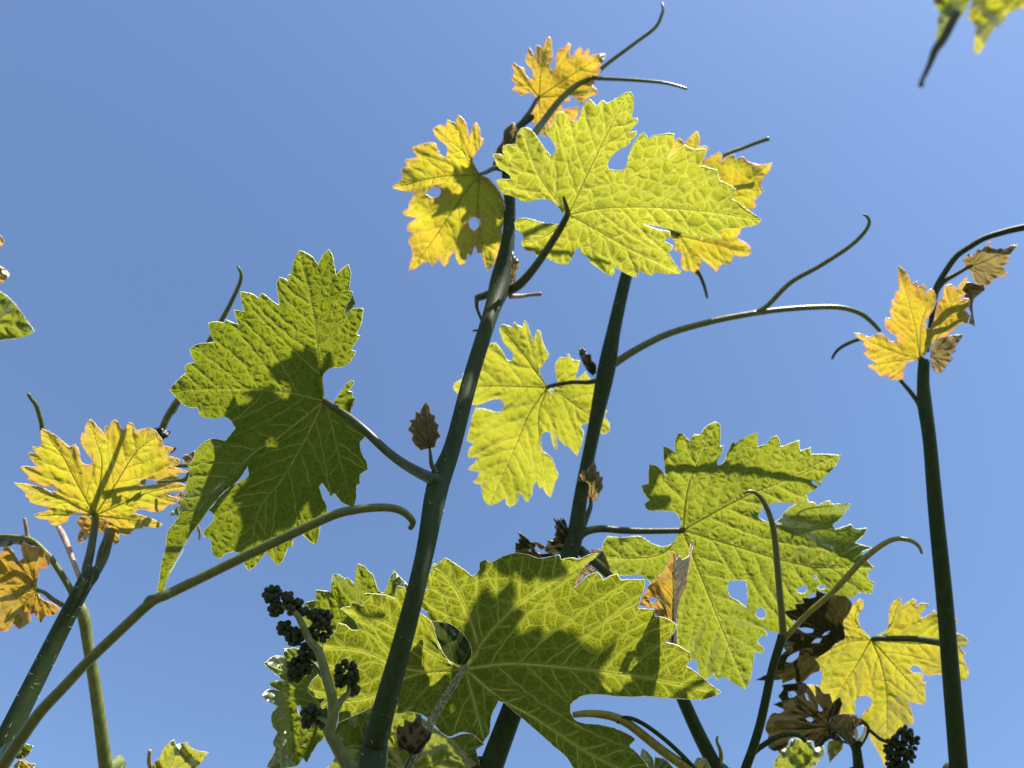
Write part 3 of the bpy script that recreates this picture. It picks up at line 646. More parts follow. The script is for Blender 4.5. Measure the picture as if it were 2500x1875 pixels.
# back leaves low behind the cluster
B3 = shoot('vine_shoot', 'low vine shoot with shaded green leaves behind the bud cluster', base_of((900, 2000), .50), 'upright vine shoots')
main_stem(B3, px('P', '860,2120 880,2020 895,1960 900,1900 890,1800 900,1700'), (.50, .50, .51, .52), (34, 30, 26, 16), n=40)
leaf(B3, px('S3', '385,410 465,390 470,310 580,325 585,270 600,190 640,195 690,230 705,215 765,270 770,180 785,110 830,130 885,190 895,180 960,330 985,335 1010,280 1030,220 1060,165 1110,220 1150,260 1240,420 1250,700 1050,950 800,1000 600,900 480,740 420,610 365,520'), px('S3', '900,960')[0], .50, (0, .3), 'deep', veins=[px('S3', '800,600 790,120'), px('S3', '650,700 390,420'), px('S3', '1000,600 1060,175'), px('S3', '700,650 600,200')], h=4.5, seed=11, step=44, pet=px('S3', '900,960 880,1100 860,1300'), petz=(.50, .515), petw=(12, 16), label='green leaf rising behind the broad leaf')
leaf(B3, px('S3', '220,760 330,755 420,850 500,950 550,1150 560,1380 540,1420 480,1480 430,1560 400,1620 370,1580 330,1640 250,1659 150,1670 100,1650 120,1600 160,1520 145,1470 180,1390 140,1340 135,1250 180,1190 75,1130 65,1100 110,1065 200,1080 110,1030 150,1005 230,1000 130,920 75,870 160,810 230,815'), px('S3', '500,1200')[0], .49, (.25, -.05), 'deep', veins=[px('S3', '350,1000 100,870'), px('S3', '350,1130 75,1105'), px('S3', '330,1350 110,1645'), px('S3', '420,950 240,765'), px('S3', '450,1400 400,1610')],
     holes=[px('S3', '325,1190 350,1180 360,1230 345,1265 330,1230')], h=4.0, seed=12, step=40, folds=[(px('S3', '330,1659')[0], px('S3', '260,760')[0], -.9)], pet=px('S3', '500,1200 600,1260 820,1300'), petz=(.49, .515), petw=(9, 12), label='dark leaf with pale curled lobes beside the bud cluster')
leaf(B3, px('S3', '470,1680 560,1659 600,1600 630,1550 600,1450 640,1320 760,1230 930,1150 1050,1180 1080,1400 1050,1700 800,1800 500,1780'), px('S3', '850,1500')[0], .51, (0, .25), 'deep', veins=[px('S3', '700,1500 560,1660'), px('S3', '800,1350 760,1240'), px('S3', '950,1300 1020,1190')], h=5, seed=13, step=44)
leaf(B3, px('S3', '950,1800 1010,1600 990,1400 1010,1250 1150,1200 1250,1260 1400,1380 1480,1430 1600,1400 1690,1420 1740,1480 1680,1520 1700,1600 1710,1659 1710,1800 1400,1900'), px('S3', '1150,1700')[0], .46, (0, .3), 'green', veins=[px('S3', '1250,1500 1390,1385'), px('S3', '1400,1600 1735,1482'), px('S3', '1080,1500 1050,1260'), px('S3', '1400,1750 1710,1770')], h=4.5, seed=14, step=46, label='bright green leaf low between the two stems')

leaf(B3, px('S4', '120,480 250,470 380,520 470,640 500,780 440,860 330,880 200,860 130,760 100,620'), px('S4', '330,870')[0], .465, (0, .15), 'notch_shade', veins=[px('S4', '280,700 200,520'), px('S4', '400,740 440,620')], h=4.5, seed=15, step=44, pet=px('S4', '330,870 250,960 120,1080 -60,1150'), petz=(.465, .50), petw=(8, 12), label='dark shaded leaf showing through the notch of the broad leaf')

# ================================================================== SHOOT B: second tall shoot with long forked tendril
B = shoot('vine_shoot', 'tall vine shoot with a long forked tendril and the hole-eaten green leaf', base_of((1195, 1900), .44), 'upright vine shoots')
bpts = px('P', '1180,1940 1200,1870 1250,1735 1320,1550 1385,1370 1405,1300 1420,1200 1450,1050 1480,905 1500,800 1530,670 1560,570 1600,470 1640,430')
bz = (.44, .45, .46, .49, .52, .53, .545, .565, .585, .60, .62, .64, .66, .67)
bw = (68, 60, 54, 48, 44, 40, 34, 33, 44, 34, 29, 24, 20, 12)
main_stem(B, bpts, bz, bw, hairs=60)
leaf(B, px('S1', '845,605 815,555 785,490 790,460 830,410 860,360 830,290 805,230 795,170 770,150 755,190 740,240 715,190 690,110 665,72 655,130 620,120 580,85 570,140 530,115 480,108 465,140 475,190 500,260 550,310 575,360 560,405 530,400 500,350 470,300 430,255 400,260 340,300 300,340 260,420 225,425 235,470 220,500 165,505 170,540 100,590 85,620 120,665 165,690 220,740 280,760 340,740 400,715 450,708 490,730 500,775 470,815 420,815 360,795 270,785 240,860 220,960 195,1050 235,1060 255,1080 215,1120 205,1175 240,1185 300,1180 260,1230 205,1280 250,1290 310,1300 280,1350 250,1390 315,1400 320,1470 350,1550 390,1570 450,1550 510,1510 520,1560 550,1582 600,1550 620,1465 650,1500 685,1550 720,1500 740,1410 765,1380 790,1440 810,1420 840,1470 875,1510 900,1430 915,1380 940,1330 920,1290 890,1200 850,1155 820,1140 800,1080 800,1010 840,970 880,985 890,1050 915,1110 935,1120 925,1050 920,980 940,1030 990,1090 1010,1080 1050,1130 1095,1165 1120,1100 1140,970 1115,930 1180,900 1250,960 1310,995 1355,970 1350,910 1310,850 1335,810 1290,770 1345,720 1300,690 1240,600 1180,530 1160,490 1090,550 1080,540 1115,400 1050,390 1025,345 990,380 950,370 920,420 920,510 935,580 900,640 885,680 870,640'),
     px('S1', '850,615')[0], .605, (.05, .30), 'lime', veins=[px('S1', '400,605 90,620'), px('S1', '650,330 480,120'), px('S1', '780,480 665,80'), px('S1', '700,840 600,1080 385,1560'), px('S1', '780,900 860,1480'), px('S1', '1000,700 1340,960')],
     h=3.6, seed=20, step=42, vw=4.5, vmat='v_dark', pet=px('S1', '850,615 900,600 1050,575 1180,575 1260,560'), petz=(.605, .595, .59), petw=(10, 11, 14), label='yellow-green deeply cut leaf crossed by a dark stem')
leaf(B, px('S2', '525,690 525,640 500,600 460,588 400,585 330,575 315,545 345,525 310,475 300,440 340,430 340,370 345,315 390,330 440,385 430,300 425,210 460,225 500,255 490,200 510,140 530,135 580,185 600,145 635,145 670,100 725,70 750,85 755,140 750,210 770,210 760,260 735,300 740,325 770,310 800,240 830,180 840,200 870,175 920,150 965,130 970,170 970,215 1020,200 1050,165 1085,150 1100,190 1100,215 1150,200 1210,178 1215,240 1275,220 1280,260 1350,258 1448,265 1430,310 1390,360 1340,410 1335,440 1290,405 1285,425 1320,445 1290,470 1250,490 1265,530 1220,540 1170,540 1040,545 1000,570 970,620 1010,645 1060,655 1100,630 1140,580 1185,550 1240,535 1300,540 1310,555 1350,540 1390,525 1395,548 1508,545 1490,580 1450,630 1405,665 1420,695 1510,665 1530,690 1605,685 1580,730 1530,770 1580,785 1640,800 1570,825 1600,870 1645,915 1610,945 1615,985 1645,1000 1630,1065 1560,1060 1510,1090 1460,1085 1420,1070 1370,1060 1330,1050 1300,1060 1240,1095 1230,1120 1190,1135 1200,1160 1130,1170 1180,1220 1190,1250 1150,1275 1090,1290 1010,1270 1030,1310 990,1310 965,1340 1010,1390 1000,1410 950,1400 945,1460 930,1550 905,1620 850,1590 770,1540 740,1570 715,1520 680,1565 640,1540 620,1450 580,1440 560,1400 500,1370 500,1200 430,1100 360,1010 300,960 200,960 130,950 110,900 75,860 80,770 100,735 180,740 290,735 350,770 420,795 470,780 510,735'),
     px('S2', '540,695')[0], .541, (.02, .30), 'green', veins=[px('S2', '900,500 1150,400 1440,268'), px('S2', '570,450 640,280 725,75'), px('S2', '800,775 1250,900 1640,915'), px('S2', '620,900 740,1200 905,1610'), px('S2', '400,840 80,860')],
     holes=[px('S2', '800,1000 830,988 905,990 913,1060 910,1150 860,1110 810,1080 795,1040'), px('S2', '960,1170 990,1140 1020,1170 1015,1205 985,1210 960,1195'), px('S2', '1195,1035 1250,1015 1265,1040 1235,1065 1205,1060'), px('S2', '1310,1020 1360,1012 1368,1035 1330,1042'), px('S2', '1290,955 1310,955 1315,985 1295,980')],
     h=4.2, seed=21, step=50, vw=6, vmat='v_dark', quilt=.0014, wave=.014, folds=[(px('S2', '1040,660')[0], px('S2', '1640,940')[0], .5, px('S2', '1500,545')[0], px('S2', '1000,545')[0], 25)], pet=px('S2', '545,700 450,702 330,703 200,700 60,690 -30,710', 'T1', '860,1010'), petz=(.539, .538, .537, .532), petw=(14, 15, 17, 19, 24), label='large green leaf with eaten holes and a dark folded lobe')
leaf(B, px('R3', '1430,420 1470,390 1510,430 1540,390 1600,335 1620,370 1615,460 1660,450 1690,470 1660,500 1650,560 1700,530 1770,495 1790,520 1785,570 1830,530 1880,515 1890,550 1945,530 1990,570 2060,590 2165,580 2150,630 2110,680 2080,740 2100,790 2060,830 2030,870 2050,900 2010,925 1960,1000 1930,1090 1900,1140 2000,1210 2005,1260 1930,1280 1880,1270 1850,1340 1790,1330 1750,1395 1690,1340 1640,1300 1610,1425 1560,1390 1500,1380 1480,1330 1490,1250 1430,1230 1440,1180 1410,1130 1350,1000 1300,800 1350,600'),
     px('R3', '1470,1120')[0], .655, (0, .22), 'yellow', veins=[px('R3', '1700,900 2160,585'), px('R3', '1530,800 1600,340'), px('R3', '1720,1180 2000,1240'), px('R3', '1550,1260 1610,1420'), px('R3', '1350,900 1320,780')],
     h=3.6, seed=22, step=42, vw=4, rim='rim_young', quilt=.0006, pet=px('R3', '1470,1120 1430,1080 1380,1000 1330,900'), petz=(.655, .66), petw=(11, 13), label='yellow young leaf peeping out behind the large top leaf')
tube('tendril', px('R3', '1700,640 1800,525 1960,460 2080,415 2140,395'), (.66, .67, .67), (10, 10, 9, 11), M['tendril'], B, n=24)
tube('tendril', px('R3', '1600,1380 1630,1430 1660,1510 1680,1590'), (.66, .665), (9, 9, 6), M['petiole'], B, n=16)
tube('tendril', px('P', '1478,905 1500,888 1560,850 1640,812 1750,782 1850,763'), (.585, .59, .60), (22, 18, 16, 14), M['tendril'], B, n=44)
tube('tendril', px('P', '1842,765 1900,757 1980,751 2050,751 2100,765 2130,788 2148,808'), (.60, .61, .62), (14, 13, 12, 10), M['tendril'], B, n=40)
tube('tendril', px('P', '1846,764 1875,745 1930,690 2000,650 2070,605 2108,570 2122,545 2118,530 2108,524'), (.60, .59, .585), (13, 12, 11, 10, 8, 5), M['tendril'], B, n=50)
tube('tendril', px('S6', '380,1080 320,1090 240,1120 170,1160 130,1200 103,1250'), (.62, .625), (10, 9, 6), M['petiole'], B, n=24)
# small young leaves on its nodes
leaf(B, px('S1', '1215,520 1170,470 1130,400 1110,340 1115,290 1150,310 1170,350 1200,350 1210,400 1240,430 1245,500'), px('S1', '1225,530')[0], .58, (0, .2), 'brown', veins=[px('S1', '1180,430 1115,300')], h=2.4, step=16, vw=2, vmat='v_brown', rim='rim_brown', seed=23, label='tiny dark folded leaf at the stem node')
leaf(B, px('T1', '1020,560 950,540 900,480 880,400 890,300 930,220 970,230 1010,180 1030,150 1060,115 1085,180 1090,240 1120,240 1120,300 1160,300 1150,370 1160,400 1120,480 1090,560 1050,560'), px('T1', '1025,560')[0], .55, (0, .2), 'russet', veins=[px('T1', '1035,400 1060,120'), px('T1', '1100,400 1155,305'), px('T1', '960,400 935,230')], h=2.6, step=18, vw=2.5, vmat='v_brown', rim='rim_brown', seed=24, pet=px('T1', '1025,560 1020,640 980,740 930,860'), petz=(.55, .54), petw=(9, 13, 20), label='small brown serrated leaf against the stem')
leaf(B, px('T1', '860,1070 800,960 760,860 740,800 715,760 700,790 690,760 680,800 655,770 650,810 605,760 635,830 615,860 640,900 615,960 640,960 600,1000 530,1020 550,1050 500,1100 520,1140 600,1160 700,1165 800,1170 880,1160'), px('T1', '870,1080')[0], .53, (0, .2), 'brown', veins=[px('T1', '780,960 690,850 620,770'), px('T1', '740,1050 540,1030'), px('T1', '700,1110 510,1110')], h=2.4, step=20, vw=3, vmat='v_brown', rim='rim_brown', seed=25, label='brown fan-shaped young leaf at the stem fork')
leaf(B, px('T1', '180,1140 180,1030 220,1050 210,985 240,1010 205,915 260,950 310,990 350,1040 420,1030 520,1090 480,1110 440,1090 420,1060 380,1090 430,1150 600,1165 650,1200 480,1200 400,1220 300,1230 200,1200'), px('T1', '480,1180')[0], .525, (0, .2), 'brown', veins=[px('T1', '330,1110 215,930')], h=2.4, step=20, vw=3, vmat='v_brown', rim='rim_brown', seed=26, holes=[px('T1', '320,1110 350,1100 365,1130 335,1140')])
leaf(B, px('T1', '860,1400 900,1320 1000,1250 1040,1120 1090,1110 1170,1150 1210,1250 1240,1320 1180,1380 1100,1330 1060,1370 960,1400 900,1480 860,1560'), px('T1', '1000,1300')[0], .54, (0, .2), 'russet', veins=[px('T1', '1100,1220 1160,1160')], h=2.6, step=20, vw=2, vmat='v_brown', rim='rim_brown', seed=27, holes=[px('T1', '1010,1270 1050,1290 1070,1320 1030,1330 1012,1300')])
tube('side_branch', px('T1', '900,1120 1000,1200 1120,1300 1240,1420 1330,1520'), (.53, .54), (26, 24, 20), M['petiole'], B, n=20)
# folded orange leaf
leaf(B, px('S2', '470,820 490,830 500,870 520,845 535,870 570,850 580,800 592,755 600,760 578,880 560,1000 520,1100 502,1200 502,1360 470,1350 450,1330 490,1240 370,1180 380,1150 290,1130 320,1060 350,1010 400,980 395,960 420,945 455,890'), px('S2', '480,1340')[0], .462, (.1, .2), 'orange', veins=[px('S2', '484,1100 475,830'), px('S2', '420,1120 330,1070')], h=3, seed=28, step=24, vw=4, vmat='v_brown', rim='rim_young', folds=[(px('S2', '480,820')[0], px('S2', '478,1360')[0], 1.6)],
     holes=[px('S2', '345,1095 370,1083 395,1090 380,1115 350,1120')], label='small folded orange and brown leaf')

# ================================================================== SHOOT with the big forked tendril, lower right
D = shoot('vine_shoot', 'thin dark stem ending in a fork of two hooked tendrils', base_of((1815, 1900), .47), 'upright vine shoots')
main_stem(D, px('P', '1790,1960 1812,1900 1826,1860', 'S5', '60,1500 120,1300 165,1100 200,930 245,760 290,620 300,580'), (.47, .47, .475, .48), (24, 22, 21, 20, 22), n=50)
tube('tendril', px('S2', '1118,1330 1118,1290 1110,1180 1100,1080 1085,900 1070,740 1050,640 1020,560 985,505 950,478 915,474 890,487'), (.48, .475, .47), (19, 17, 16, 15, 13, 9, 6), M['tendril'], D, n=60)
tube('tendril', px('S2', '1112,1335 1150,1300 1250,1190 1400,1060 1500,955 1580,870 1680,790 1754,752', 'P', '2205,1316 2228,1322 2244,1335 2251,1352'), (.48, .475, .47), (13, 13, 15, 14, 12, 10, 6), M['tendril_yellow'], D, n=60)
tube('tendril', px('S5', '30,1580 60,1540 120,1490 250,1410 350,1385 440,1395 490,1440'), (.478, .48), (16, 13, 12, 10), M['stem'], D, n=30)

leaf(D, px('S5', '830,260 700,240 640,230 580,205 575,260 520,270 465,265 480,310 400,320 420,360 315,375 360,430 430,470 440,510 340,580 300,640 330,700 250,780 200,870 85,940 180,945 300,935 305,970 350,950 400,930 420,970 480,950 540,890 600,870 610,830 570,770 690,690 740,640 815,600 810,540 800,460 850,390 870,310 840,270'), px('S5', '760,620')[0], .53, (0, .2), 'brown', veins=[px('S5', '600,500 330,380'), px('S5', '500,780 95,938'), px('S5', '700,420 580,215')],
     holes=[px('S5', '430,515 500,510 560,525 550,550 510,555 470,545'), px('S5', '535,640 580,600 625,600 600,635'), px('S5', '330,790 350,750 440,700 430,750 370,795'), px('S5', '625,580 650,550 690,535 680,560')], h=3.4, seed=40, step=40, vw=3, vmat='v_brown', rim=None, pet=px('S5', '760,620 600,640 420,640 290,630'), petz=(.56, .565, .485), petw=(7, 8, 10), label='dark brown shaded leaf with slit holes')

# ================================================================== SHOOT C: tall bare shoot on the right
C = shoot('vine_shoot', 'tall straight vine shoot topped by a golden cupped leaf', base_of((2345, 1900), .50), 'upright vine shoots')
main_stem(C, px('P', '2345,1960 2340,1870 2322,1650 2305,1450 2285,1250 2270,1080 2258,990 2254,930 2256,880'), (.50, .505, .52, .535, .55, .565, .575, .58), (43, 42, 40, 38, 35, 31, 33, 28, 26), n=60)
leaf(C, px('S6', '800,1250 740,1270 700,1300 685,1350 680,1410 640,1420 590,1415 555,1410 570,1385 490,1390 480,1365 445,1340 385,1310 440,1290 450,1280 400,1240 360,1195 390,1170 355,1130 370,1105 330,1090 280,1040 330,1045 400,1070 440,1060 490,1040 540,1070 590,1110 630,1100 620,1060 580,1035 540,990 530,920 590,920 570,860 590,820 580,770 615,770 610,710 650,690 640,600 640,490 690,530 730,590 760,640 790,620 800,670 840,640 860,660 860,720 900,680 930,700 945,760 930,840 890,900 860,960 870,1005 910,1000 930,930 950,840 970,780 1000,740 1010,660 1080,650 1110,680 1160,620 1205,570 1190,630 1150,700 1190,720 1140,770 1210,760 1220,800 1180,850 1220,900 1200,960 1130,970 1080,1020 1020,1070 960,1080 900,1140 850,1220'),
     px('S6', '815,1240')[0], .58, (0, .25), 'amber', veins=[px('S6', '770,950 640,500'), px('S6', '930,1060 1060,840 1200,580'), px('S6', '600,1190 285,1045'), px('S6', '600,1270 390,1310'), px('S6', '830,950 930,710'), px('S6', '1050,980 1210,900')],
     h=3.0, seed=30, step=30, vw=4, rim='rim_young', quilt=.0006, folds=[(px('S6', '815,1240')[0], px('S6', '920,700')[0], .2)], wave=.008, ruffle=.0003, pet=px('S6', '815,1240 840,1270 860,1300'), petz=(.58, .582), petw=(14, 22), label='golden cupped young leaf on top of the bare stem')
leaf(C, px('S6', '905,1200 915,1150 960,1090 1010,1070 1080,1060 1165,1050 1130,1110 1100,1150 1105,1190 1060,1210 1080,1260 1040,1280 1020,1320 970,1370 930,1340 910,1290'), px('S6', '905,1230')[0], .60, (0, .2), 'russet', veins=[px('S6', '1000,1150 1160,1055'), px('S6', '960,1270 975,1360')], h=2.6, seed=31, step=22, vw=2.5, vmat='v_brown', rim='rim_brown', label='dark brownish lobe below the golden leaf')
leaf(C, px('S6', '1240,560 1180,490 1165,450 1210,400 1240,410 1290,360 1310,375 1350,330 1385,300 1390,350 1440,360 1470,350 1500,365 1560,330 1610,325 1570,370 1530,420 1540,450 1520,470 1490,500 1525,560 1480,590 1450,580 1400,620 1370,650 1300,650 1250,610'), px('S6', '1225,500')[0], .60, (0, .25), 'russet', veins=[px('S6', '1400,430 1600,328'), px('S6', '1300,430 1380,305'), px('S6', '1350,540 1520,565')], h=2.6, seed=32, step=22, vw=3, rim='rim_young', label='small russet leaf at the drooping shoot tip')
leaf(C, px('S6', '1130,650 1220,630 1280,650 1330,650 1340,690 1300,720 1250,770 1240,850 1250,920 1260,980 1215,960 1230,880 1200,800 1170,720'), px('S6', '1180,680')[0], .60, (0, .2), 'brown', veins=[px('S6', '1230,760 1250,970')], h=2.4, seed=33, step=18, vw=2, vmat='v_brown', rim='rim_brown')
tube('tendril', px('S6', '870,1190 900,1000 930,800 945,680 1010,560 1110,420 1220,340 1340,270 1480,225 1600,195 1760,165'), (.585, .60, .60), (12, 13, 14, 15, 17), M['stem'], C, n=60)
tube('stalk', px('S6', '930,780 950,700 1010,620 1110,560 1230,490'), (.598, .60), (14, 13, 9), M['petiole'], C, n=24)
tube('stalk', px('S6', '825,1660 800,1600 750,1530 700,1470 655,1420'), (.575, .58), (13, 11, 9), M['petiole'], C, n=18)
leaf(C, px('S5', '1010,600 960,540 925,470 930,400 965,340 960,290 930,275 890,310 870,340 855,310 840,400 800,460 810,540 815,600 740,640 690,690 560,770 600,830 630,890 620,950 600,990 540,980 490,980 520,1040 580,1100 650,1150 700,1200 760,1220 800,1220 850,1225 890,1220 900,1170 890,1120 930,1080 990,1065 1035,1090 1030,1140 990,1190 950,1230 945,1290 980,1330 1010,1360 1030,1440 1060,1480 1100,1560 1140,1650 1200,1600 1190,1500 1200,1400 1260,1350 1320,1310 1375,1300 1370,1230 1350,1180 1340,1120 1400,1130 1460,1140 1475,1090 1470,1030 1475,960 1445,960 1460,900 1420,880 1370,880 1345,850 1370,815 1420,830 1450,870 1500,910 1560,890 1640,900 1720,935 1800,935 1825,900 1810,820 1780,760 1800,720 1750,670 1800,660 1825,620 1790,580 1710,550 1700,500 1745,450 1690,420 1600,430 1545,370 1480,420 1440,435 1430,400 1500,320 1440,310 1390,340 1395,290 1370,275 1300,320 1280,340 1275,280 1250,270 1200,310 1175,390 1170,470 1150,550 1100,580'),
     px('S5', '1030,605')[0], .575, (.03, .30), 'gold', veins=[px('S5', '900,450 945,285'), px('S5', '800,640 565,770'), px('S5', '900,830 720,1110'), px('S5', '1110,800 1160,1100 1145,1640'), px('S5', '1250,850 1475,1100'), px('S5', '1400,640 1825,620'), px('S5', '1180,500 1255,280')],
     h=3.6, seed=34, step=40, vw=4.5, vmat='v_dark', rim='rim_young', pet=px('S5', '1030,605 1100,600 1250,600 1400,605 1540,625 1640,640'), petz=(.575, .565, .545), petw=(11, 14, 15, 17, 20), label='yellow-green ragged leaf behind the bare stem')

# brown shaded leaves at lower right on their own small shoot
E2 = shoot('vine_shoot', 'short dark vine shoot with brown leaves and a blackish bud cluster', base_of((2095, 1910), .55), 'upright vine shoots')
main_stem(E2, px('P', '2100,1960 2097,1890', 'S5', '920,1600 905,1500 880,1450 860,1430'), (.55, .55, .55), (30, 27, 22, 24, 16), n=30)
leaf(E2, px('S5', '680,1300 700,1240 760,1220 780,1160 790,1140 770,1080 710,1130 690,1050 640,1050 600,1000 570,985 580,1090 520,1000 470,960 390,970 300,980 310,1020 270,1070 300,1110 230,1140 290,1165 320,1180 300,1205 225,1215 180,1280 165,1340 190,1390 180,1440 200,1500 260,1520 340,1480 360,1420 420,1400 480,1420 560,1440 570,1490 620,1480 660,1440 700,1420 760,1440 790,1430 740,1370'), px('S5', '690,1320')[0], .54, (0, .2), 'brown', veins=[px('S5', '500,1200 300,990'), px('S5', '630,1150 580,995'), px('S5', '450,1330 170,1340'), px('S5', '620,1400 590,1485'), px('S5', '730,1200 770,1090')],
     holes=[px('S5', '345,1035 400,1030 425,1060 380,1090 350,1080'), px('S5', '480,1045 505,1050 525,1110 505,1105'), px('S5', '590,1125 635,1180 620,1200 595,1190'), px('S5', '485,1250 540,1240 560,1270 530,1285')], h=3, seed=41, step=30, vw=3.5, vmat='v_brown', rim='rim_brown', pet=px('S5', '690,1320 750,1360 810,1410 870,1450'), petz=(.54, .545), petw=(8, 12), label='brown palmate leaf with small holes')
leaf(E2, px('S5', '700,1240 760,1222 860,1220 930,1250 960,1300 900,1330 880,1400 840,1420 790,1390 720,1330 690,1300'), px('S5', '850,1410')[0], .545, (0, .2), 'russet', veins=[px('S5', '800,1330 710,1260')], h=2.6, seed=42, step=20, vw=2, vmat='v_brown', rim='rim_brown')
leaf(E2, px('S5', '260,1520 350,1480 370,1430 420,1420 480,1440 540,1440 560,1500 640,1480 645,1540 600,1600 570,1650 545,1620 560,1720 400,1760 230,1720 240,1600 270,1560'), px('S5', '420,1740')[0], .60, (0, .25), 'green', veins=[px('S5', '400,1600 380,1430'), px('S5', '500,1620 640,1490'), px('S5', '330,1620 270,1540')], h=3.2, seed=43, step=26, vw=3, pet=px('S5', '420,1740 600,1800 880,1800'), petz=(.60, .56), petw=(9, 12), label='yellow-green leaf tip under the brown leaf')
leaf(E2, px('S5', '680,1440 740,1430 800,1450 790,1500 740,1560 690,1615 680,1560 670,1500'), px('S5', '780,1440')[0], .57, (0, .25), 'lime', veins=[px('S5', '730,1510 692,1605')], h=2.6, seed=44, step=20, vw=2.5, pet=px('S5', '780,1440 830,1450 880,1470'), petz=(.57, .555), petw=(6, 9))
tube('stipule', px('S5', '915,1430 900,1360 885,1270'), (.545, .545), (8, 11, 7), M['stipule'], E2, n=10)
tube('stipule', px('S5', '945,1440 970,1380 985,1320'), (.545, .545), (7, 9, 5), M['stipule'], E2, n=10)
tube('stalk', px('S5', '920,1480 975,1400 1000,1330 960,1280 900,1235'), (.548, .548), (16, 12, 9, 6), M['stem'], E2, n=20)
cluster(E2, px('S5', '985,1330 1040,1370 1100,1420 1180,1455 1240,1500 1250,1600 1260,1750'), (.548, .55), (9, 8, 9, 14, 16), [], [(1310, 1370, 55), (1370, 1420, 50), (1270, 1420, 60), (1210, 1450, 50), (1320, 1480, 70), (1240, 1500, 65), (1170, 1510, 45), (1330, 1560, 55), (1260, 1580, 75), (1200, 1570, 50), (1250, 1660, 60), (1290, 1640, 50), (1195, 1640, 45)], 20, 'S5', mat='stem', label='blackish cluster of tiny flower buds', per=12)

# ================================================================== tendrils and stem low in the middle
T = shoot('vine_shoot', 'slanting dark stem with small tendril below the broad leaf tip', base_of((1760, 1900), .52), 'upright vine shoots')
main_stem(T, px('P', '1790,1960 1745,1870 1700,1780 1660,1690 1640,1640'), (.52, .52, .53, .54), (36, 34, 30, 28), n=30)
tube('tendril', px('P', '1749,1880 1760,1855 1758,1830 1750,1810 1752,1798'), (.52, .515), (11, 10, 8, 5), M['tendril_yellow'], T, n=20)
T2 = shoot('vine_shoot', 'arching yellow-green tendril pair under the broad leaf', base_of((1690, 1900), .46), 'arching tendrils')
tube('tendril', px('P', '1740,1930 1690,1885 1620,1835 1570,1795 1530,1765 1490,1748 1440,1742 1400,1745'), (.46, .45, .44), (26, 24, 22, 20, 14), M['tendril_yellow'], T2, extra=root_of(P(1740, 1930, .46), .0025), n=50)
tube('tendril', px('P', '1735,1920 1690,1870 1640,1820 1590,1780 1550,1757 1520,1752 1506,1765'), (.46, .45, .445), (12, 11, 10, 7), M['stem'], T2, n=40)
leaf(T2, px('P', '1567,1826 1580,1835 1592,1850 1597,1868 1600,1848 1625,1855 1650,1890 1640,1930 1580,1935 1560,1890'), (1600, 1925), .50, (0, .2), 'deep', veins=[[(1575, 1832)], [(1615, 1860)]], h=3, step=20, vw=2.5, seed=45, pet=px('P', '1600,1925 1640,1940 1700,1930'), petz=(.50, .46), petw=(6, 8))

# ================================================================== SHOOTS on the left
E = shoot('vine_shoot', 'thick hairy leaning vine shoot with a golden backlit leaf', base_of((-30, 1930), .36), 'upright vine shoots')
epts = px('S7', '-80,1750 0,1560 125,1300 250,1050 385,780 520,520 575,430 600,400')
main_stem(E, epts, (.40, .405, .42, .435, .45, .46, .465), (58, 52, 47, 44, 41, 37, 40, 26), hairs=140)
leaf(E, px('R6', '960,1520 900,1510 830,1495 770,1495 725,1530 690,1590 640,1620 580,1630 520,1610 500,1570 420,1560 350,1520 400,1500 470,1480 515,1440 440,1425 370,1410 295,1380 310,1360 265,1320 270,1290 200,1230 140,1185 250,1195 350,1215 450,1240 520,1275 580,1280 585,1250 540,1225 450,1220 380,1195 280,1150 300,1120 260,1080 205,1025 260,1015 340,1020 390,1020 340,960 300,900 295,870 370,880 330,810 400,820 430,780 425,720 420,650 440,625 520,660 600,710 670,770 725,815 780,785 810,830 830,900 840,960 870,990 930,995 975,970 940,920 880,850 845,790 835,730 850,670 880,670 890,590 935,525 970,550 1020,610 1090,680 1085,600 1140,600 1155,550 1195,530 1230,560 1250,610 1290,640 1310,590 1345,560 1375,570 1395,620 1420,640 1480,625 1560,620 1610,640 1650,690 1685,740 1690,800 1740,810 1800,820 1780,860 1730,905 1800,920 1870,945 1850,990 1760,1010 1850,1035 1960,1075 1900,1080 1830,1090 1860,1130 1820,1150 1740,1150 1650,1160 1560,1155 1490,1150 1450,1180 1460,1205 1530,1215 1620,1200 1740,1190 1850,1180 1930,1220 1915,1270 1800,1280 1690,1300 1760,1320 1880,1360 1820,1400 1750,1410 1700,1460 1620,1490 1560,1480 1500,1460 1420,1470 1400,1500 1450,1520 1560,1550 1690,1620 1630,1650 1540,1640 1480,1640',
             'S7', '910,130 850,140 840,160 785,170 760,150 755,220 735,235 700,200 690,140 690,80 660,70'),
     px('R6', '985,1525')[0], .50, (-.04, .30), 'yellow', veins=[px('R6', '770,1130 640,880 435,632'), px('R6', '1200,1200 1420,860 1645,690'), px('R6', '600,1330 145,1188'), px('R6', '1300,1390 1600,1270 1925,1225'), px('R6', '1300,1560 1680,1620'), px('R6', '700,1510 360,1520'), px('R6', '1060,1000 1000,750 935,535')],
     h=3.6, seed=50, step=36, vw=5, vmat='v_dark', rim='rim_young', quilt=.0009, pet=px('R6', '985,1525 990,1580 970,1720 940,1900 900,2080', 'S7', '555,470'), petz=(.50, .48, .465), petw=(18, 17, 20, 26), label='golden-yellow backlit leaf crossed by a tendril shadow')
leaf(E, px('S7', '600,50 640,50 700,100 680,160 650,165 620,130 575,175 530,215 495,222 500,170 520,130 490,95 510,60 560,50'), px('S7', '640,120')[0], .53, (0, .25), 'orange', veins=[px('S7', '580,120 500,215')], h=2.8, seed=51, step=22, vw=3, rim='rim_young')
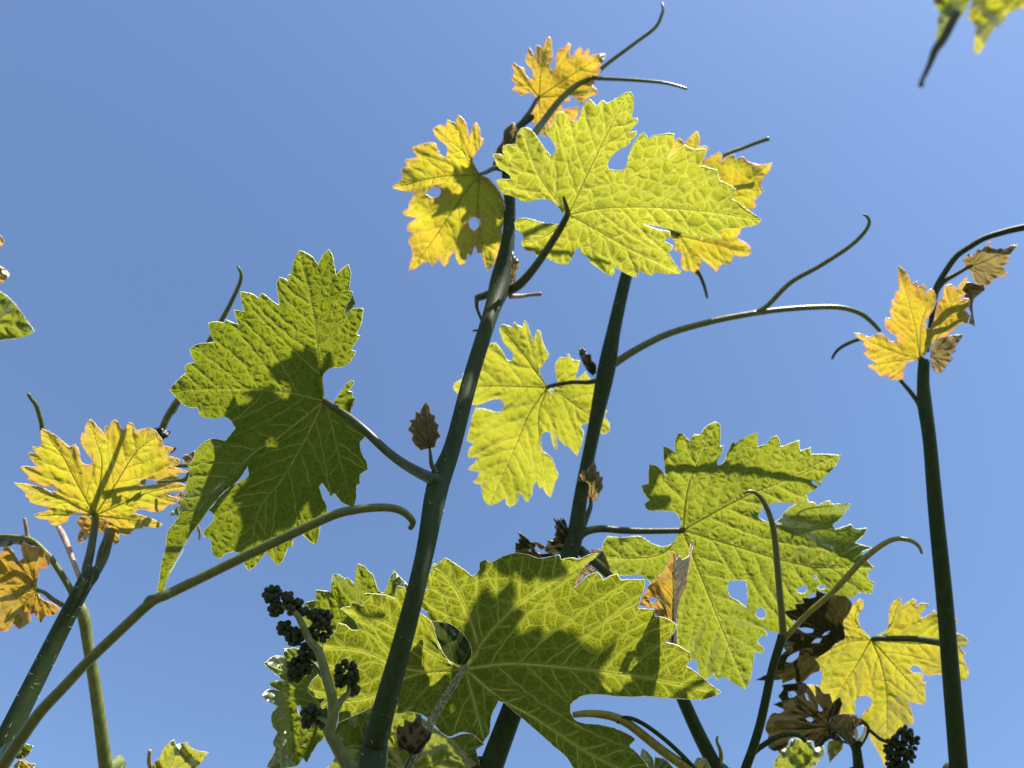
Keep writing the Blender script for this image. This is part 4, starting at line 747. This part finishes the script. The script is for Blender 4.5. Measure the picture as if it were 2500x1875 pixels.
tube('stalk', px('S7', '590,440 630,380 650,280 680,200 695,130'), (.465, .51), (24, 20, 19, 14), M['petiole'], E, n=20)
tube('stalk', px('S7', '515,460 490,400 460,320 430,240 400,170 365,110'), (.47, .52), (13, 11, 12, 15, 10), M['pink'], E, n=24)
tube('tendril', px('R6', '440,660 430,560 400,450 370,370 330,320 290,260'), (.53, .52), (11, 11, 10, 8), M['tendril'], E, n=24)
leaf(E, px('R6', '1590,620 1650,615 1700,630 1775,655 1760,680 1740,710 1700,735 1690,790 1640,800 1560,700'), px('R6', '1600,760')[0], .52, (0, .2), 'brown', veins=[px('R6', '1650,690 1770,657')], h=2.8, seed=52, step=22, vw=2, vmat='v_brown', rim=None)
leaf(E, px('R6', '1700,800 1770,805 1838,820 1810,860 1770,880 1700,870'), px('R6', '1690,840')[0], .52, (0, .2), 'brown', h=2.8, seed=53, rim=None)

Fs = shoot('vine_shoot', 'slim light green vine shoot with a bent tip and an orange leaf', base_of((265, 1930), .48), 'upright vine shoots')
main_stem(Fs, px('S7', '700,1800 675,1659 640,1380 600,1100 560,860 530,680 480,580'), (.48, .48, .485, .49, .495), (34, 32, 30, 28, 26, 28, 22), mat='stem_light', n=50)
leaf(Fs, px('S7', '235,510 240,440 250,400 310,370 315,330 290,280 240,250 190,240 150,210 135,250 150,320 120,340 90,290 60,255 30,250 0,290 -60,300 -120,400 -150,500 -120,600 -60,700 0,780 40,785 90,740 120,775 160,750 200,720 190,680 215,670 260,735 290,690 340,680 385,650 340,610 280,590 250,560'), px('S7', '235,520')[0], .49, (0, .25), 'orange', veins=[px('S7', '120,450 -10,390'), px('S7', '100,550 -140,560'), px('S7', '200,400 150,220'), px('S7', '130,640 30,780'), px('S7', '270,620 265,725')], h=3.2, seed=54, step=30, vw=4, rim='rim_young',
     pet=px('S7', '235,520 290,545 340,585 440,640 510,660'), petz=(.49, .492), petw=(9, 11, 13), petmat='tendril', label='orange young leaf on the slim light green shoot')
tube('stalk', px('S7', '480,590 450,520 390,420 330,330 290,285 200,205 80,185 -40,180'), (.495, .50), (18, 15, 14, 12, 12), M['stem_light'], Fs, n=40)
leaf(Fs, px('S7', '-40,175 60,170 150,180 210,200 240,240 160,240 90,230 40,250 -40,240'), px('S7', '215,210')[0], .505, (0, -.2), 'brown', veins=[px('S7', '100,205 -30,200')], h=2.8, seed=55, step=22, vw=2, vmat='v_brown', rim='rim_brown')
tube('stalk', px('S7', '195,205 175,180 165,120 155,65'), (.50, .50), (10, 9, 9, 8), M['pink'], Fs, n=14)

# unseen leaf added behind the big shadowed leaf, shaped to shade its hanging lobe
leaf(E, px('P', '790,650 835,670 868,740 832,790 763,882 720,934 728,838 755,740'), (735, 925), .526, (0, .25), 'green', veins=[[(790, 790), (835, 675)], [(760, 800), (760, 745)]], h=4.5, seed=59, step=44, pet=px('P', '735,925 650,930 570,900 500,870'), petz=(.526, .552), petw=(9, 12))
# small leaves at the foot of the leaning shoot
leaf(E, px('S7', '-40,1440 20,1455 50,1470 45,1520 10,1545 -50,1560'), px('S7', '-30,1500')[0], .43, (0, .2), 'deep', veins=[px('S7', '45,1475')], h=2.8, seed=71, step=24, vw=2.5, pet=px('S7', '-30,1500 0,1540 20,1570'), petz=(.43, .415), petw=(6, 9))
leaf(E, px('S7', '100,1600 130,1540 160,1505 212,1517 190,1560 150,1595'), px('S7', '110,1590')[0], .43, (0, .2), 'deep', veins=[px('S7', '205,1518')], h=2.8, seed=72, step=24, vw=2.5, pet=px('S7', '110,1590 70,1580 20,1570'), petz=(.43, .415), petw=(6, 9))
leaf(E, px('S7', '80,1680 110,1620 150,1608 190,1630 228,1635 205,1670 160,1720 100,1720'), px('S7', '100,1700')[0], .43, (0, .3), 'yellow', veins=[px('S7', '150,1670 220,1638')], h=2.8, seed=73, step=24, vw=2.5, rim='rim_young', pet=px('S7', '100,1700 40,1690 -40,1700'), petz=(.43, .41), petw=(6, 9))
Q = shoot('vine_shoot', 'low shoot tip with one small yellow-green leaf and a brown stub', base_of((390, 1960), .50), 'upright vine shoots')
main_stem(Q, px('P', '395,2020 395,1960 392,1905'), (.50, .50, .50), (16, 14, 12), n=20)
leaf(Q, px('S7', '960,1730 970,1650 990,1620 1020,1590 1040,1540 1075,1500 1110,1478 1125,1510 1160,1500 1190,1493 1215,1530 1270,1550 1330,1560 1300,1600 1270,1640 1240,1665 1220,1740 1100,1760'), px('S7', '1030,1735')[0], .50, (0, .3), 'lime', veins=[px('S7', '1100,1620 1120,1490'), px('S7', '1150,1640 1320,1562'), px('S7', '1000,1650 985,1630')], h=3, seed=74, step=26, vw=3, rim='rim_young', quilt=.0012, pet=px('S7', '1030,1735 1025,1760', 'P', '392,1915'), petz=(.50, .50), petw=(6, 9), label='small puckered yellow-green leaf')
tube('stalk', px('S7', '1010,1760 975,1700 952,1620 955,1545'), (.50, .495), (9, 9, 11, 8), M['pink'], Q, n=14)

G = shoot('vine_shoot', 'long arching olive tendril hooked at its end', base_of((0, 1930), .35), 'arching tendrils')
tube('tendril', px('S7', '-60,1760 20,1640 100,1520 250,1310 400,1150 560,980 780,770 960,605 1060,555', 'R5', '200,1530 400,1432 800,1235 1200,1045 1450,935 1600,900 1720,885 1850,882 1940,900 2000,935 2040,980 2045,1010 2025,1045'), (.35, .352, .355, .36, .365, .37, .372, .375), (34, 30, 26, 25, 25, 24, 22, 20, 18, 12), M['tendril'], G, extra=root_of(P(-23, 1914, .35), .003), n=150)
tube('bract', px('S7', '930,605 950,575 985,565 1000,560'), (.356, .356), (14, 12, 8), M['tendril'], G, n=12)

tube('side_branch', px('S7', '600,430 660,330 700,200 730,100', 'R6', '1400,1400 1500,1100 1600,800 1690,620'), (.465, .49, .52, .54, .545), (20, 18, 16, 15), M['petiole'], E, n=40)
tube('tendril', px('R6', '1670,660 1740,500 1850,330', 'R4', '160,1680 240,1520 520,1000 640,790 720,640 800,470 825,380 815,320 790,280'), (.545, .553, .55), (17, 17, 14, 11, 9, 6), M['tendril'], E, n=60)
leaf(E, px('T5', '200,1300 300,1180 380,1120 420,1200 360,1300 300,1290'), px('T5', '400,1200')[0], .53, (0, .25), 'green', veins=[px('T5', '320,1230 215,1298')], h=2.8, seed=56, step=22, vw=2, pet=px('T5', '400,1200 300,1050 80,950'), petz=(.53, .50), petw=(6, 8))
tube('tendril', px('T5', '590,1400 620,1480 640,1560 630,1640', ), (.52, .52), (7, 7, 5), M['pink'], E, n=12)
tube('stalk', px('T5', '20,560 200,560 320,575 520,575'), (.53, .53), (10, 9, 9), M['stem_light'], E, n=14)
tube('stalk', px('T5', '40,820 300,800 450,760 500,650'), (.53, .53), (12, 12, 12), M['stem_light'], E, n=14)
leaf(E, px('T5', '270,1000 380,960 440,1000 420,1080 330,1050'), px('T5', '400,1000')[0], .53, (0, .2), 'russet', h=2.4, seed=57, rim=None)
leaf(E, px('T5', '380,470 400,430 480,410 540,360 600,390 560,470 500,540 440,540 400,520'), px('T5', '520,540')[0], .53, (0, .2), 'russet', h=2.2, seed=58, rim='rim_young', veins=[px('T5', '460,480 400,440')], step=14, vw=2)

# ------------------------------------------------------------------ leaves reaching in from the picture edges
I = shoot('vine_shoot', 'shoot with a bright green pointed leaf tip and two tiny amber leaf tips', base_of((-220, 1500), .30), 'upright vine shoots')
main_stem(I, px('P', '-260,1960 -230,1500 -210,1100 -200,800 -195,620'), (.30, .30, .31, .32), (50, 44, 38, 30), n=40)
leaf(I, px('P', '-190,640 -120,640 -60,690 0,712 30,735 55,768 78,800 84,808 70,818 40,826 0,830 -60,850 -120,880 -170,850 -210,780'), (-170, 770), .305, (0, .3), 'green', veins=[[(-40, 780), (80, 808)], [(-130, 690), (-120, 650)], [(-120, 830), (-120, 870)]], h=4.5, seed=60, step=40, pet=px('P', '-170,770 -190,800 -205,880'), petz=(.305, .315), petw=(12, 18), label='bright green pointed leaf tip')
leaf(I, px('P', '-80,600 -30,640 0,650 15,658 23,670 15,682 0,692 -50,700 -90,660'), (-80, 660), .33, (0, .2), 'amber', h=3.5, seed=61, rim='rim_young', veins=[[(20, 670)]], step=24, pet=px('P', '-80,660 -140,680 -200,720'), petz=(.33, .32), petw=(6, 9))
leaf(I, px('P', '-60,560 -20,565 0,574 8,585 8,595 0,602 -40,610'), (-50, 590), .33, (0, .2), 'amber', h=3.5, seed=62, rim='rim_young', veins=[[(6, 590)]], step=24, pet=px('P', '-50,590 -120,610 -195,640'), petz=(.33, .32), petw=(6, 9))

Jn = shoot('vine_shoot', 'out-of-focus shoot with two hanging leaf tips and a dark dangling tendril', base_of((2700, 1900), .32), 'upright vine shoots')
main_stem(Jn, px('P', '2760,1960 2745,1500 2715,1000 2685,500 2640,150 2580,-80 2530,-150'), (.33, .325, .31, .275, .24, .22, .213), (50, 46, 42, 36, 26), n=60)
leaf(Jn, px('T2', '500,-300 1400,-300 1130,0 1050,150 900,350 780,520 650,700 600,680 560,600 590,500 600,420 580,330 640,200 560,120 520,0'), px('T2', '1300,-250')[0], .21, (.5, .1), 'green', veins=[px('T2', '900,150 640,680'), px('T2', '700,-100 540,100')], h=4, seed=63, step=36, pet=px('T2', '1300,-250 1600,-600', 'P', '2530,-145'), petz=(.21, .213), petw=(10, 14), label='grey-green leaf hanging edge-on')
tube('tendril', px('T2', '900,200 700,600 560,800 480,1000 400,1180 340,1300 320,1390'), (.209, .207), (22, 22, 20, 15, 13, 11, 14), M['petiole'], Jn, n=30)
leaf(Jn, px('T2', '1150,-300 2500,-300 2300,0 2000,120 1760,200 1640,370 1500,480 1400,640 1250,880 1190,850 1180,760 1200,560 1190,380 1100,320 1090,240 1120,150 1160,0'), px('T2', '2000,-250')[0], .21, (0, .35), 'lime', veins=[px('T2', '1600,200 1210,860'), px('T2', '1400,0 1110,300'), px('T2', '2000,0 1700,250')], h=4.5, seed=64, step=44, pet=px('T2', '2000,-250 2150,-600', 'P', '2545,-130'), petz=(.21, .214), petw=(10, 14), label='sunlit yellow-green leaf tip hanging above')

# short down on the grey leaf stalk (a sub-part's surface, so it stays with the leaf)
for po, c, n in PETHAIR:
    h = stem_hairs(po.parent, c, n, 0.0012)
